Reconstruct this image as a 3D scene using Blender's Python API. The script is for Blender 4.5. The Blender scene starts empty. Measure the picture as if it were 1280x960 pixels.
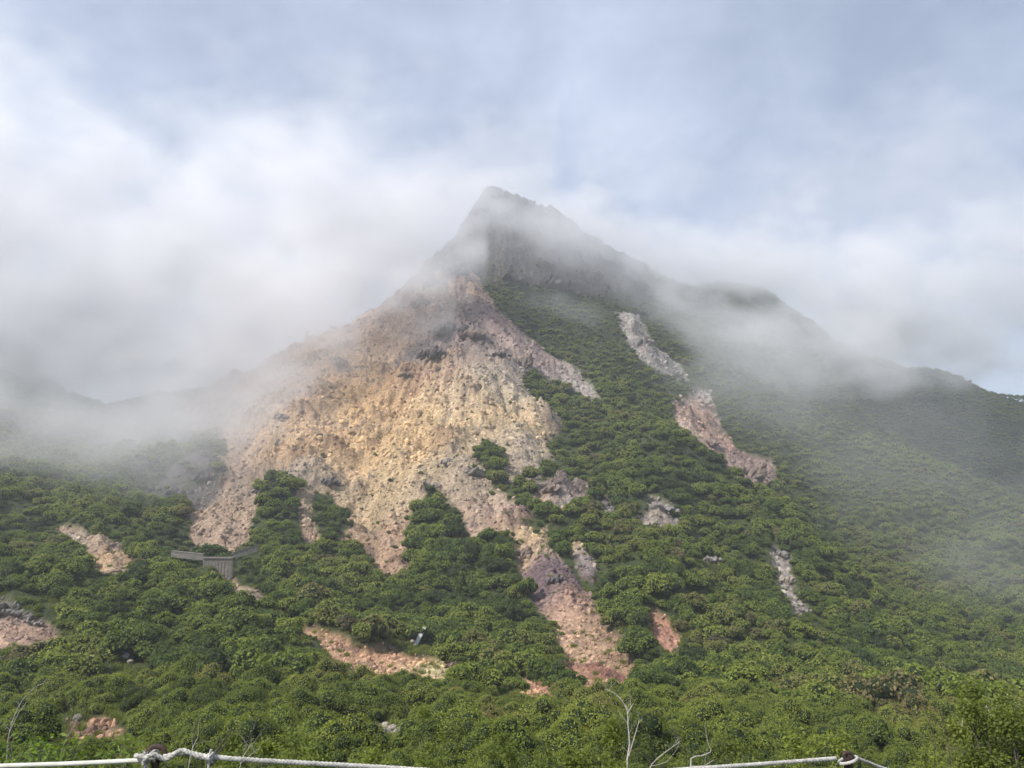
import bpy, math, random
import numpy as np
from mathutils import Vector, Matrix
R = math.radians
rng = np.random.default_rng(7)
random.seed(7)
SC = bpy.context.scene
COL = SC.collection

# ------------------------------------------------------------------ camera, sky, sun, exposure
F, CU, CV, EYE, PITCH = 960.0, 640.0, 480.0, 1.6, 8.0
cam = bpy.data.cameras.new('camera'); camo = bpy.data.objects.new('camera', cam); COL.objects.link(camo)
cam.sensor_width = 36; cam.lens = 36 * F / 1280; cam.clip_start = 0.05; cam.clip_end = 20000
camo.location = (0, 0, EYE); camo.rotation_euler = (R(90 + PITCH), 0, 0); SC.camera = camo
SUN_EL, SUN_AZ = 47, -124          # azimuth from +Y, negative = to the left
VS = SC.view_settings
VS.view_transform = 'Standard'; VS.look = 'None'; VS.gamma = 1; VS.exposure = 0.85; VS.use_curve_mapping = False
world = bpy.data.worlds.new('World'); SC.world = world; world.use_nodes = True


class NT:
    """small helper to write node trees"""
    def __init__(s, tree): s.t = tree; s.n = tree.nodes; s.l = tree.links
    def new(s, kind, **kw):
        n = s.n.new(kind); ins = kw.pop('ins', {})
        for k, v in kw.items(): setattr(n, k, v)
        for k, v in ins.items(): s.put(n, k, v)
        return n
    def put(s, n, k, v):
        sock = n.inputs[k]
        if isinstance(v, bpy.types.NodeSocket): s.l.new(v, sock)
        elif isinstance(v, bpy.types.Node): s.l.new(v.outputs[0], sock)
        else: sock.default_value = v
    def math(s, op, a, b=0.0, clamp=False):
        n = s.new('ShaderNodeMath', operation=op, use_clamp=clamp); s.put(n, 0, a); s.put(n, 1, b); return n.outputs[0]
    def mix(s, f, a, b, blend='MIX'):
        n = s.new('ShaderNodeMix', data_type='RGBA', blend_type=blend, clamp_factor=True)
        s.put(n, 0, f); s.put(n, 6, a); s.put(n, 7, b); return n.outputs[2]
    def ramp(s, f, pts, interp='LINEAR'):
        n = s.new('ShaderNodeValToRGB'); s.put(n, 0, f); e = n.color_ramp.elements; n.color_ramp.interpolation = interp
        while len(e) < len(pts): e.new(0.5)
        for i, (p, c) in enumerate(pts):
            e[i].position = p; e[i].color = c if hasattr(c, '__len__') else (c, c, c, 1)
        return n.outputs[0]
    def noise(s, vec, scale, detail=4, rough=0.55, dist=0.0, out=0):
        n = s.new('ShaderNodeTexNoise'); s.put(n, 'Scale', scale); s.put(n, 'Detail', detail)
        s.put(n, 'Roughness', rough); s.put(n, 'Distortion', dist)
        if vec is not None: s.put(n, 'Vector', vec)
        return n.outputs[out]


wt = NT(world.node_tree); wt.n.clear()
sky = wt.new('ShaderNodeTexSky', sky_type='NISHITA', sun_disc=False, sun_elevation=R(SUN_EL), sun_rotation=R(SUN_AZ),
             altitude=1700, air_density=1.0, dust_density=1.5, ozone_density=1.0)
tc = wt.new('ShaderNodeTexCoord')
mp = wt.new('ShaderNodeMapping', ins={'Vector': tc.outputs['Generated'], 'Scale': (1.0, 1.0, 1.7), 'Rotation': (0.2, 0.5, 0.3)})
c1 = wt.noise(mp.outputs[0], 2.3, 7, 0.56, 0.5)
c2 = wt.noise(mp.outputs[0], 6.5, 6, 0.6, 0.8)
cs = wt.math('ADD', wt.math('MULTIPLY', c1, 0.75), wt.math('MULTIPLY', c2, 0.25))
cf = wt.ramp(cs, [(0.36, 0.0), (0.50, 0.45), (0.64, 0.95)])
cf = wt.math('ADD', wt.math('MULTIPLY', cf, 0.58), 0.36, True)
skyc = wt.mix(cf, sky.outputs[0], (5.3, 6.05, 7.7, 1))
bg = wt.new('ShaderNodeBackground', ins={'Color': skyc, 'Strength': 0.07})
wt.new('ShaderNodeOutputWorld', ins={'Surface': bg})

sun = bpy.data.lights.new('sun', 'SUN'); suno = bpy.data.objects.new('sun', sun); COL.objects.link(suno)
sun.energy = 3.3; sun.angle = R(0.6); sun.color = (1.0, 0.95, 0.88)
sd = Vector((math.sin(R(SUN_AZ)) * math.cos(R(SUN_EL)), math.cos(R(SUN_AZ)) * math.cos(R(SUN_EL)), math.sin(R(SUN_EL))))
suno.rotation_euler = sd.to_track_quat('Z', 'Y').to_euler()

CY = SC.cycles
CY.max_bounces = 12; CY.diffuse_bounces = 3; CY.glossy_bounces = 1; CY.transmission_bounces = 3; CY.volume_bounces = 8
CY.transparent_max_bounces = 8; CY.volume_step_rate = 3.0; CY.volume_max_steps = 256
CY.use_adaptive_sampling = True; CY.adaptive_threshold = 0.02; CY.use_denoising = True
CY.caustics_reflective = False; CY.caustics_refractive = False


# ------------------------------------------------------------------ helpers
def tag(o, label=None, cat=None, group=None, kind=None):
    if label: o['label'] = label
    if cat: o['category'] = cat
    if group: o['group'] = group
    if kind: o['kind'] = kind
    return o


def empty(name, loc, rz=0.0, scale=1.0):
    o = bpy.data.objects.new(name, None); COL.objects.link(o); o.location = loc; o.rotation_euler = (0, 0, rz)
    o.scale = (scale,) * 3; o.empty_display_size = 0.2; return o


def mesh_obj(name, verts, faces, mat, parent=None, smooth=False, link=True):
    me = bpy.data.meshes.new(name)
    me.from_pydata([tuple(v) for v in verts], [], [tuple(f) for f in faces]); me.update()
    if smooth: me.polygons.foreach_set('use_smooth', [True] * len(me.polygons))
    for m in (mat if isinstance(mat, (list, tuple)) else [mat]): me.materials.append(m)
    o = bpy.data.objects.new(name, me)
    if link: COL.objects.link(o)
    if parent: o.parent = parent
    return o


def fast_mesh(name, V, Q):
    """numpy vertices and equal-sized faces -> mesh"""
    me = bpy.data.meshes.new(name); k = Q.shape[1]
    me.vertices.add(len(V)); me.vertices.foreach_set('co', np.ascontiguousarray(V, np.float32).ravel())
    me.loops.add(Q.size); me.loops.foreach_set('vertex_index', np.ascontiguousarray(Q, np.int32).ravel())
    me.polygons.add(len(Q)); me.polygons.foreach_set('loop_start', np.arange(0, Q.size, k, dtype=np.int32))
    me.update(calc_edges=True); return me


def ray(u, v):
    a = (np.asarray(u, float) - CU) / F; b = (CV - np.asarray(v, float)) / F
    cp, sp = math.cos(R(PITCH)), math.sin(R(PITCH))
    return a, cp - b * sp, sp + b * cp


def at(u, v, Y):
    """the point that lies Y metres ahead in the direction (u, v) of the 1280 x 960 photograph"""
    dx, dy, dz = ray(u, v); t = np.asarray(Y, float) / dy
    return np.stack([dx * t, dy * t, EYE + dz * t], -1)


def vnoise(x, y, seed=0):
    xi = np.floor(x).astype(np.int64); yi = np.floor(y).astype(np.int64); xf = x - xi; yf = y - yi
    def g(ix, iy):
        h = (ix * 374761393 + iy * 668265263 + seed * 974634777) & 0xffffffff
        h = ((h ^ (h >> 13)) * 1274126177) & 0xffffffff; h = h ^ (h >> 16)
        a = (h & 0xffff) / 65536.0 * 2 * np.pi
        return np.cos(a), np.sin(a)
    sx = xf * xf * xf * (xf * (xf * 6 - 15) + 10); sy = yf * yf * yf * (yf * (yf * 6 - 15) + 10)
    def d(ox, oy):
        gx, gy = g(xi + ox, yi + oy); return gx * (xf - ox) + gy * (yf - oy)
    n0 = d(0, 0) * (1 - sx) + d(1, 0) * sx; n1 = d(0, 1) * (1 - sx) + d(1, 1) * sx
    return (n0 * (1 - sy) + n1 * sy) * 1.45


def fbm(x, y, wl, octv=5, gain=0.5, seed=0, ridged=False):
    s = np.zeros_like(x); a = 1.0; tot = 0
    for i in range(octv):
        n = vnoise(x / wl + 17.3 * i, y / wl - 9.1 * i, seed + i)
        if ridged: n = 1 - 2 * np.abs(n)
        s += a * n; tot += a; a *= gain; wl *= 0.5
    return s / tot


# ------------------------------------------------------------------ the shape of the land
COLS = {  # for each direction (column of the photograph): height in the picture and metres ahead
 -160: [(950, 80), (890, 105), (830, 140), (740, 195), (680, 240), (600, 320), (520, 420), (440, 520), (350, 650)],
 0: [(940, 80), (880, 105), (820, 140), (770, 175), (720, 215), (660, 270), (600, 340), (540, 420), (470, 520), (388, 620)],
 60: [(940, 80), (880, 105), (820, 142), (770, 178), (720, 218), (665, 270), (610, 340), (565, 430), (520, 540), (495, 640)],
 130: [(930, 82), (840, 132), (800, 160), (740, 205), (690, 250), (640, 310), (590, 380), (540, 470), (510, 580)],
 200: [(930, 82), (840, 130), (790, 168), (735, 212), (695, 255), (650, 305), (605, 352), (575, 380), (540, 440), (500, 560)],
 240: [(645, 303), (600, 350), (577, 362)],
 262: [(900, 95), (850, 125), (790, 170), (735, 215), (705, 262), (650, 315), (605, 365), (570, 405), (530, 450), (490, 560)],
 345: [(900, 95), (850, 130), (800, 170), (750, 205), (700, 245), (650, 275), (604, 300), (590, 335), (540, 380), (500, 420), (462, 480)],
 300: [(690, 258), (650, 300), (600, 350)],
 430: [(940, 80), (880, 110), (850, 140), (825, 160), (800, 172), (793, 192), (740, 225), (700, 255), (650, 295), (600, 330), (550, 368), (500, 410), (450, 465), (415, 510)],
 500: [(850, 150), (812, 176), (800, 190), (450, 450), (375, 540)],
 545: [(940, 80), (900, 95), (860, 130), (838, 158), (818, 174), (800, 190), (750, 222), (700, 252), (640, 287), (600, 305), (550, 345), (500, 385), (450, 425), (400, 468), (350, 525), (335, 545)],
 640: [(950, 75), (900, 95), (860, 130), (800, 178), (750, 212), (700, 240), (640, 275), (600, 300), (550, 337), (500, 378), (450, 425), (400, 480), (350, 545), (300, 610), (272, 660), (256, 688)],
 614: [(241, 690), (272, 650)],
 590: [(640, 280), (600, 300), (550, 335), (500, 372), (450, 415), (400, 462), (350, 535), (300, 600), (275, 690)],
 660: [(256, 690)],
 700: [(900, 95), (860, 130), (820, 165), (760, 200), (700, 237), (640, 280), (600, 313), (560, 350), (500, 410), (450, 465), (400, 520), (350, 580), (300, 640), (275, 690)],
 740: [(306, 680)],
 770: [(900, 95), (870, 120), (840, 160), (780, 192), (700, 240), (640, 280), (600, 310), (550, 360), (500, 420), (450, 480), (400, 540), (350, 600), (324, 670)],
 840: [(900, 95), (860, 140), (800, 182), (740, 217), (700, 245), (650, 278), (600, 312), (548, 350), (530, 430), (500, 468), (450, 530), (400, 590), (358, 670)],
 900: [(900, 95), (860, 140), (800, 190), (740, 230), (700, 258), (650, 295), (610, 325), (585, 345), (570, 425), (540, 465), (500, 510), (450, 570), (400, 640), (359, 730)],
 960: [(910, 95), (870, 140), (820, 180), (760, 225), (700, 272), (650, 310), (620, 335), (600, 425), (550, 475), (500, 530), (450, 590), (400, 660), (366, 745)],
 1030: [(920, 95), (880, 140), (830, 180), (780, 220), (740, 252), (714, 272), (690, 365), (640, 415), (580, 480), (520, 545), (460, 620), (418, 730)],
 1100: [(930, 95), (890, 140), (860, 175), (822, 210), (800, 265), (750, 325), (690, 390), (620, 450), (560, 520), (535, 560), (548, 620), (500, 700), (452, 780)],
 1180: [(940, 90), (900, 140), (870, 200), (820, 260), (760, 320), (700, 380), (640, 440), (588, 500), (604, 565), (572, 640), (530, 690), (467, 810)],
 1280: [(940, 90), (900, 150), (850, 220), (800, 280), (740, 340), (680, 410), (640, 470), (660, 540), (620, 640), (560, 710), (502, 830)],
 1420: [(930, 95), (900, 150), (800, 290), (740, 350), (700, 430), (680, 480), (630, 700), (550, 850)],
}
cp_ = [at(u, v, Y) for u, l in COLS.items() for v, Y in l]
FORE = [(-80, 0.0), (-20, 0.0), (0.0, 0.0), (2.6, -0.05), (5, -1.6), (12, -4.7), (20, -7.3), (30, -10.4), (45, -15.0), (60, -19.0)]
for y, z in FORE:
    for x in (-160, -60, -25, -8, 0, 8, 25, 60, 160):
        k = 1.0 if y > 1 else 0.15
        cp_.append(np.array([x, y, z - (0.02 * abs(x) + 0.02 * x) * k]))
for a in np.linspace(-1.2, 1.2, 9):           # the far side of the summits
    cp_.append(np.array([a * 1150, 1150, 20.])); cp_.append(np.array([a * 1900, 1900, -60.]))
for u, Y, z in ((640, 760, 215), (700, 760, 190), (560, 720, 170), (770, 780, 160), (900, 860, 150), (1030, 860, 110), (1180, 960, 60), (1300, 980, 40), (430, 640, 90), (0, 760, 80)):
    cp_.append(np.array([(u - CU) / F * Y, Y, z]))
cp_ += [np.array([x, y, z]) for x, y, z in ((-700, 0, 40), (700, 0, -40), (-700, 400, 90), (800, 300, 0), (-400, -400, 60), (400, -400, 60), (-1800, 0, 0), (1800, 0, -60), (0, -1800, 0), (1500, -1500, 0), (-1500, -1500, 0), (-1300, 900, 90), (1300, 900, 0))]
CP = np.array(cp_)
_, ui = np.unique(np.round(CP[:, :2], 1), axis=0, return_index=True); CP = CP[ui]
C2 = 14.0 ** 2
def phi(r2): return np.sqrt(r2 + C2)
n = len(CP)
A = phi(((CP[:, None, :2] - CP[None, :, :2]) ** 2).sum(-1)); Pm = np.c_[np.ones(n), CP[:, :2] / 500]
W = np.linalg.solve(np.block([[A - np.eye(n) * 0.6, Pm], [Pm.T, np.zeros((3, 3))]]), np.r_[CP[:, 2], 0, 0, 0])
CPf = CP.astype(np.float32); Wf = W.astype(np.float32)


def base_h(x, y):
    x = np.asarray(x, float); sh = x.shape; x = x.ravel(); y = np.asarray(y, float).ravel(); out = np.empty(len(x))
    for i in range(0, len(x), 20000):
        xx = x[i:i + 20000].astype(np.float32)[:, None]; yy = y[i:i + 20000].astype(np.float32)[:, None]
        r2 = (xx - CPf[None, :, 0]) ** 2 + (yy - CPf[None, :, 1]) ** 2
        out[i:i + 20000] = phi(r2) @ Wf[:n] + W[n] + (x[i:i + 20000] * W[n + 1] + y[i:i + 20000] * W[n + 2]) / 500
    return out.reshape(sh)


def cast(pts, H=None):
    """where the sight lines through these points of the photograph meet the land"""
    H = H or base_h; pts = np.asarray(pts, float); Ys = np.exp(np.linspace(math.log(20), math.log(900), 420))
    q = at(pts[:, 0][:, None], pts[:, 1][:, None], Ys[None, :]); hh = H(q[..., 0], q[..., 1])
    below = q[..., 2] < hh; below[:, -1] = True
    k = below.argmax(1); k = np.maximum(k, 1); i = np.arange(len(pts))
    g0 = q[i, k - 1, 2] - hh[i, k - 1]; g1 = q[i, k, 2] - hh[i, k]
    f = np.clip(g0 / np.maximum(g0 - g1, 1e-6), 0, 1)[:, None]
    return q[i, k - 1] * (1 - f) + q[i, k] * f


# bare rock and scree: outlines walked round on the land itself
PATCH = {
 'face': [(560, 325), (600, 345), (625, 390), (680, 435), (720, 460), (757, 500), (735, 502), (700, 478), (665, 465), (650, 480), (680, 510), (707, 530), (680, 548), (690, 575), (670, 600), (640, 600), (625, 560), (600, 545), (600, 570), (612, 610), (650, 625), (668, 650), (640, 668), (610, 672), (572, 672), (565, 645), (545, 612), (522, 612), (508, 640), (505, 715), (488, 715), (465, 690), (438, 682), (425, 650), (412, 620), (385, 608), (350, 598), (322, 602), (312, 640), (292, 690), (242, 692), (232, 665), (245, 620), (285, 590), (265, 545), (225, 520), (250, 495), (330, 455), (420, 400), (500, 355), (540, 330)],
 'core': [(400, 520), (560, 520), (600, 540), (545, 600), (512, 640), (503, 690), (470, 690), (440, 650), (420, 600)],
 'gully': [(262, 560), (330, 560), (325, 600), (308, 645), (292, 692), (242, 692), (236, 662), (255, 625), (286, 592)],
 'streak': [(370, 608), (394, 610), (388, 640), (400, 674), (385, 680), (374, 650)],
 'chute': [(648, 672), (684, 656), (692, 688), (714, 714), (742, 748), (782, 795), (804, 856), (765, 868), (714, 850), (706, 815), (695, 780), (680, 760), (664, 740), (648, 705)],
 'patch': [(708, 682), (728, 682), (748, 715), (742, 732), (726, 722)],
 'outcrop': [(838, 492), (850, 505), (870, 482), (888, 488), (905, 540), (920, 562), (965, 572), (972, 600), (935, 606), (905, 582), (870, 560), (845, 540)],
 'upper': [(768, 390), (800, 395), (815, 430), (850, 455), (860, 475), (830, 470), (800, 450), (780, 420)],
 'bank': [(360, 772), (400, 784), (440, 800), (460, 806), (484, 801), (500, 812), (560, 820), (580, 838), (570, 852), (510, 852), (455, 850), (440, 828), (400, 800)],
 'bankend': [(636, 845), (664, 844), (696, 868), (668, 880)],
 'leftscar': [(68, 658), (98, 655), (124, 674), (156, 680), (166, 716), (132, 718), (104, 696)],
 'below': [(262, 713), (290, 714), (300, 730), (328, 740), (325, 754), (300, 742), (270, 730)],
 'leftbank': [(0, 745), (25, 760), (60, 780), (84, 800), (60, 815), (20, 812), (-30, 790), (-30, 745)],
 'small': [(808, 756), (834, 770), (852, 795), (842, 820), (818, 795)],
 'tread': [(440, 903), (492, 903), (505, 915), (450, 920), (395, 920)],
 'stones': [(92, 898), (140, 892), (146, 925), (130, 938), (86, 932)],
 'ribone': [(668, 598), (735, 600), (733, 628), (700, 634), (672, 622)],
 'ribtwo': [(748, 612), (768, 630), (778, 652), (760, 650)],
 'ribthree': [(812, 618), (842, 632), (850, 655), (825, 662), (800, 655)],
 'ribfour': [(640, 650), (672, 662), (660, 700), (640, 690)],
 'rightrib': [(965, 680), (985, 690), (990, 725), (1008, 765), (996, 768), (975, 730)],
}
CLIFF = [(590, 225), (640, 222), (720, 262), (800, 325), (860, 352), (800, 372), (740, 372), (690, 366), (620, 356), (580, 340), (550, 345), (510, 372), (500, 350), (560, 290)]
SPUR = [(185, 612), (225, 572), (262, 562), (290, 588), (280, 622), (235, 634)]


APEX = cast([(575, 385)])[0]


def sdist(x, y, poly):
    """signed distance (metres, + inside) to a polygon in plan"""
    d = np.full(x.shape, 1e9); ins = np.zeros(x.shape, bool); m = len(poly)
    for i in range(m):
        ax, ay = poly[i]; bx, by = poly[(i + 1) % m]
        ex, ey = bx - ax, by - ay; L = ex * ex + ey * ey + 1e-9
        t = np.clip(((x - ax) * ex + (y - ay) * ey) / L, 0, 1)
        d = np.minimum(d, (x - ax - t * ex) ** 2 + (y - ay - t * ey) ** 2)
        c = ((ay > y) != (by > y)) & (x < (bx - ax) * (y - ay) / (by - ay + 1e-12) + ax); ins ^= c
    d = np.sqrt(d); return np.where(ins, d, -d)


def inside(x, y, key, pad=12):
    p = POLY[key]; out = np.full(x.shape, -99.0)
    m = (x > p[:, 0].min() - pad) & (x < p[:, 0].max() + pad) & (y > p[:, 1].min() - pad) & (y < p[:, 1].max() + pad)
    if m.any(): out[m] = sdist(x[m], y[m], p)
    return out


def masks(x, y):
    """bare-rock mask 0..1 and cliff mask 0..1"""
    wob = fbm(x, y, 13, 5, 0.7, 31) * 4.5; wob2 = fbm(x, y, 34, 3, 0.6, 77) * 7
    rock = np.zeros(x.shape); deep = np.zeros(x.shape)
    for k in PATCH:
        d = inside(x, y, k); near = 0.3 if k == 'gully' else 0.45 if k in ('bank', 'bankend', 'tread', 'stones', 'leftbank', 'below', 'streak', 'patch', 'small') else 0.6 if k in ('chute', 'leftscar') else 1.0
        big = 1.0 if k == 'face' else 0.0
        deep = np.maximum(deep, np.clip((d + wob * near) / 9, 0, 1))
        rock = np.maximum(rock, np.clip((d + wob * near + wob2 * big) / (1.2 if near < 0.8 else 2.5) + 0.5, 0, 1))
    cl = np.clip((inside(x, y, 'cliff', 30) + wob * 3) / 10 + 0.5, 0, 1)
    cl = np.maximum(cl, np.clip((inside(x, y, 'spur') + wob) / 4 + 0.5, 0, 1))
    return rock, cl, deep


TINT = [  # where on the face, colour of the rock there, reach in metres
 (262, 650, (.36, .27, .20), 34), (275, 560, (.35, .265, .205), 34), (330, 520, (.46, .33, .22), 34), (400, 470, (.50, .35, .21), 36),
 (430, 540, (.50, .34, .19), 34), (480, 480, (.50, .33, .18), 30), (500, 560, (.54, .39, .22), 32), (470, 620, (.44, .34, .21), 26), (480, 690, (.36, .25, .17), 20),
 (560, 520, (.54, .41, .25), 26), (600, 490, (.42, .36, .27), 24), (630, 520, (.50, .34, .17), 14), (650, 560, (.42, .35, .26), 20), (560, 600, (.38, .31, .23), 20),
 (520, 540, (.50, .34, .17), 18), (455, 515, (.52, .35, .17), 16), (540, 460, (.42, .29, .20), 16), (380, 590, (.33, .27, .21), 18), (600, 650, (.40, .30, .23), 18),
 (565, 405, (.17, .14, .14), 26), (545, 440, (.19, .16, .16), 18), (600, 420, (.27, .21, .20), 26), (620, 450, (.33, .27, .22), 22), (660, 440, (.33, .25, .22), 26), (720, 475, (.34, .30, .27), 20),
 (520, 400, (.42, .29, .20), 26), (470, 420, (.48, .33, .22), 30),
 (670, 675, (.50, .38, .22), 10), (695, 730, (.17, .12, .125), 12), (712, 760, (.40, .27, .19), 8), (740, 800, (.44, .30, .20), 12), (775, 845, (.46, .26, .18), 8), (740, 840, (.42, .27, .18), 8),
 (725, 705, (.33, .28, .25), 8), (800, 420, (.34, .31, .28), 40), (845, 520, (.46, .36, .28), 20), (880, 520, (.42, .30, .23), 20), (890, 550, (.36, .22, .18), 16), (940, 590, (.30, .22, .19), 26),
 (390, 788, (.48, .32, .20), 9), (450, 822, (.48, .31, .20), 8), (490, 820, (.46, .28, .18), 6), (530, 835, (.55, .47, .25), 6), (555, 840, (.50, .40, .24), 5), (665, 862, (.46, .27, .18), 8),
 (90, 670, (.33, .27, .22), 8), (140, 700, (.48, .34, .22), 8), (280, 722, (.46, .34, .23), 10), (310, 742, (.34, .27, .21), 8), (40, 790, (.40, .28, .21), 10), (10, 755, (.26, .23, .20), 8),
 (830, 788, (.44, .25, .18), 8), (460, 910, (.34, .31, .26), 12), (110, 910, (.40, .25, .17), 4), (110, 930, (.22, .19, .17), 3),
 (700, 615, (.27, .22, .19), 12), (762, 635, (.27, .24, .22), 10), (830, 640, (.36, .31, .26), 10), (655, 680, (.35, .25, .20), 6), (985, 720, (.30, .27, .24), 12), (240, 600, (.20, .17, .16), 20)]


def tint(x, y):
    num = np.zeros(x.shape + (3,)); den = np.full(x.shape, 1e-6)
    wx = x + fbm(x, y, 22, 3, 0.6, 5) * 9; wy = y + fbm(x, y, 22, 3, 0.6, 9) * 9
    for (cx, cy), t in zip(_tc, TINT):
        w = np.exp(-((wx - cx) ** 2 + (wy - cy) ** 2) / (2 * (t[3] * 0.6) ** 2)) + 1e-5 * np.exp(-np.hypot(wx - cx, wy - cy) / 60)
        num += w[..., None] * np.array(t[2]); den += w
    c = num / den[..., None]
    g = fbm(x, y, 9, 4, 0.65, 41)[..., None]; h = fbm(x, y, 5, 3, 0.6, 51)[..., None]; v_ = fbm(np.arctan2(x - APEX[0], APEX[1] - y) * 160, np.hypot(x - APEX[0], y - APEX[1]) * .12, 12, 4, .6, 57)[..., None]
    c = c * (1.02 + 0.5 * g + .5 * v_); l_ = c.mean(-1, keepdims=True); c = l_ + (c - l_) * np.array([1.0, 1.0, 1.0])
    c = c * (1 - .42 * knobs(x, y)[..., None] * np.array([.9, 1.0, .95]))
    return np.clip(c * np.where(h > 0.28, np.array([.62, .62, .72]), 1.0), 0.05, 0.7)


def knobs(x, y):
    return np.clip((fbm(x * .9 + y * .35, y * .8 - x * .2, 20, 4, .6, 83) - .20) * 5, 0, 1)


def land(x, y, rock=None, cl=None, deep=None):
    x = np.asarray(x, float); y = np.asarray(y, float)
    if rock is None: rock, cl, deep = masks(x, y)
    if deep is None: deep = rock
    z = base_h(x, y); r = np.hypot(x, y); far = np.clip((r - 40) / 160, 0, 1)
    z += fbm(x, y, 75, 4, 0.5, 3) * 7 * far + (1 - rock) * far * (fbm(x * 1.0, y * 0.55, 42, 3, 0.5, 13, True) - 0.2) * 4.0
    z += fbm(x, y, 16, 4, 0.55, 11) * (0.5 + 1.0 * far) * np.clip(r / 25, 0, 1)
    ax, ay = x - APEX[0], y - APEX[1]; ra = np.hypot(ax, ay) + 1; th = np.arctan2(ax, -ay) + fbm(x, y, 60, 3, .5, 19) * .12
    gul = fbm(th * 150, ra * 0.16, 34, 4, 0.55, 23, True) * np.clip(ra / 60, .15, 1) * np.clip((520 - ra) / 150, 0, 1)
    z += far * (gul - .1) * (2.2 + 5.0 * deep) * np.clip((y - 150) / 100, 0, 1)
    rr = fbm(x * 0.85 + y * 0.3, y * 0.6 - x * 0.2, 26, 6, 0.6, 21, True)
    z += deep * far * ((rr - 0.35) * 7.5 + knobs(x, y) * 4.2) * np.clip((r - 60) / 200, .25, 1) - rock * far * .5 + rock * far * (.35 + .65 * deep) * fbm(x, y, 4.6, 4, 0.62, 61, True) * 1.15 * np.clip((r - 60) / 220, .25, 1)
    cr_ = fbm(x, y * 0.6, 40, 6, 0.62, 71, True); z += cl * np.where(y < 420, .35, 1) * ((cr_ - 0.42) * 11 + fbm(x, y * .25, 9, 4, 0.65, 75, True) * 3.0 + fbm(x * .6 + y * .5, y, 11, 3, .6, 79, True) * 2.2)
    return z


bare = lambda x, y: land(x, y, x * 0, x * 0)
_all = [(k, v) for k, v in PATCH.items()] + [('cliff', CLIFF), ('spur', SPUR)]
_c = cast([p for k, v in _all for p in v], bare); POLY = {}; _i = 0
for k, v in _all: POLY[k] = _c[_i:_i + len(v), :2]; _i += len(v)
_tc = cast([(t[0], t[1]) for t in TINT], bare)[:, :2]

# the ground mesh: one sheet, rings round the camera, fine in front
ang = np.r_[np.linspace(-180, -44, 46)[:-1], np.linspace(-44, -37, 22)[:-1], np.linspace(-37, 37, 900)[:-1], np.linspace(37, 44, 22)[:-1], np.linspace(44, 180, 46)]
rad = np.r_[0.4, np.geomspace(1.0, 70, 70)[:-1], np.geomspace(70, 980, 760)[:-1], np.geomspace(980, 5000, 36)]
AA, RR = np.meshgrid(np.radians(ang), rad, indexing='ij')
X = RR * np.sin(AA); Y = RR * np.cos(AA)
ROCK, CLF, DEEP = masks(X, Y); Z = land(X, Y, ROCK, CLF, DEEP)
Z = np.where(RR > 1900, np.minimum(Z, 0) * 0 - 60, Z)
V = np.stack([X, Y, Z], -1).reshape(-1, 3); na, nr = X.shape
idx = np.arange(na * nr).reshape(na, nr)
Q = np.stack([idx[:-1, :-1], idx[:-1, 1:], idx[1:, 1:], idx[1:, :-1]], -1).reshape(-1, 4)
me = fast_mesh('mountain_terrain', V, Q)
me.polygons.foreach_set('use_smooth', np.ones(len(Q), bool))
for nm, val in (('rock', ROCK), ('cliff', CLF)):
    at_ = me.attributes.new(nm, 'FLOAT', 'POINT'); at_.data.foreach_set('value', val.astype(np.float32).ravel())
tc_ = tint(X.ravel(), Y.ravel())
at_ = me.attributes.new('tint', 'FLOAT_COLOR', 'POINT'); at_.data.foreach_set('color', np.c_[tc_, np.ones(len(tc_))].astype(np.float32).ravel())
terrain = bpy.data.objects.new('mountain_terrain', me); COL.objects.link(terrain)
tag(terrain, 'steep volcanic mountain slopes with bare ochre scree and dark summit crags', kind='structure')


# ------------------------------------------------------------------ materials
def new_mat(name):
    m = bpy.data.materials.new(name); m.use_nodes = True; t = NT(m.node_tree); t.n.clear(); return m, t


def finish(t, col, rough=0.9, normal=None, spec=0.2, extra=None):
    p = t.new('ShaderNodeBsdfPrincipled', ins={'Base Color': col, 'Roughness': rough, 'Specular IOR Level': spec})
    if normal is not None: t.put(p, 'Normal', normal)
    s = p.outputs[0]
    if extra is not None: s = extra(s)
    t.new('ShaderNodeOutputMaterial', ins={'Surface': s}); return p


def bump(t, h, strength, dist):
    return t.new('ShaderNodeBump', ins={'Height': h, 'Strength': strength, 'Distance': dist}).outputs[0]


mg, t = new_mat('mountain_ground')
geo = t.new('ShaderNodeNewGeometry').outputs['Position']
ar = t.new('ShaderNodeAttribute', attribute_name='rock').outputs['Fac']
acl = t.new('ShaderNodeAttribute', attribute_name='cliff').outputs['Fac']
at2 = t.new('ShaderNodeAttribute', attribute_name='tint').outputs['Color']
n1 = t.noise(geo, 0.5, 6, 0.7); n2 = t.noise(geo, 0.06, 4, 0.6); n3 = t.noise(geo, 1.6, 5, 0.7)
vor = t.new('ShaderNodeTexVoronoi', ins={'Vector': geo, 'Scale': 0.9, 'Randomness': 1.0})
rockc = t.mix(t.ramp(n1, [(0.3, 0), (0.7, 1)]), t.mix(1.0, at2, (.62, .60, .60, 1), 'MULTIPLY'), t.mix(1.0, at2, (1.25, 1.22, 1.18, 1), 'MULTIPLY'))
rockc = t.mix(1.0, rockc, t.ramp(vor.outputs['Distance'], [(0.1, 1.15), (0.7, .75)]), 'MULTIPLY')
soil = t.mix(t.ramp(n1, [(0.35, 0), (0.65, 1)]), (.032, .040, .016, 1), (.062, .078, .026, 1))
soil = t.mix(t.ramp(n3, [(0.62, 0), (0.75, 0.5)]), soil, (.13, .11, .075, 1))
cliffc = t.mix(t.ramp(n1, [(0.35, 0), (0.65, 1)]), (.040, .036, .038, 1), (.125, .108, .10, 1))
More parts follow.
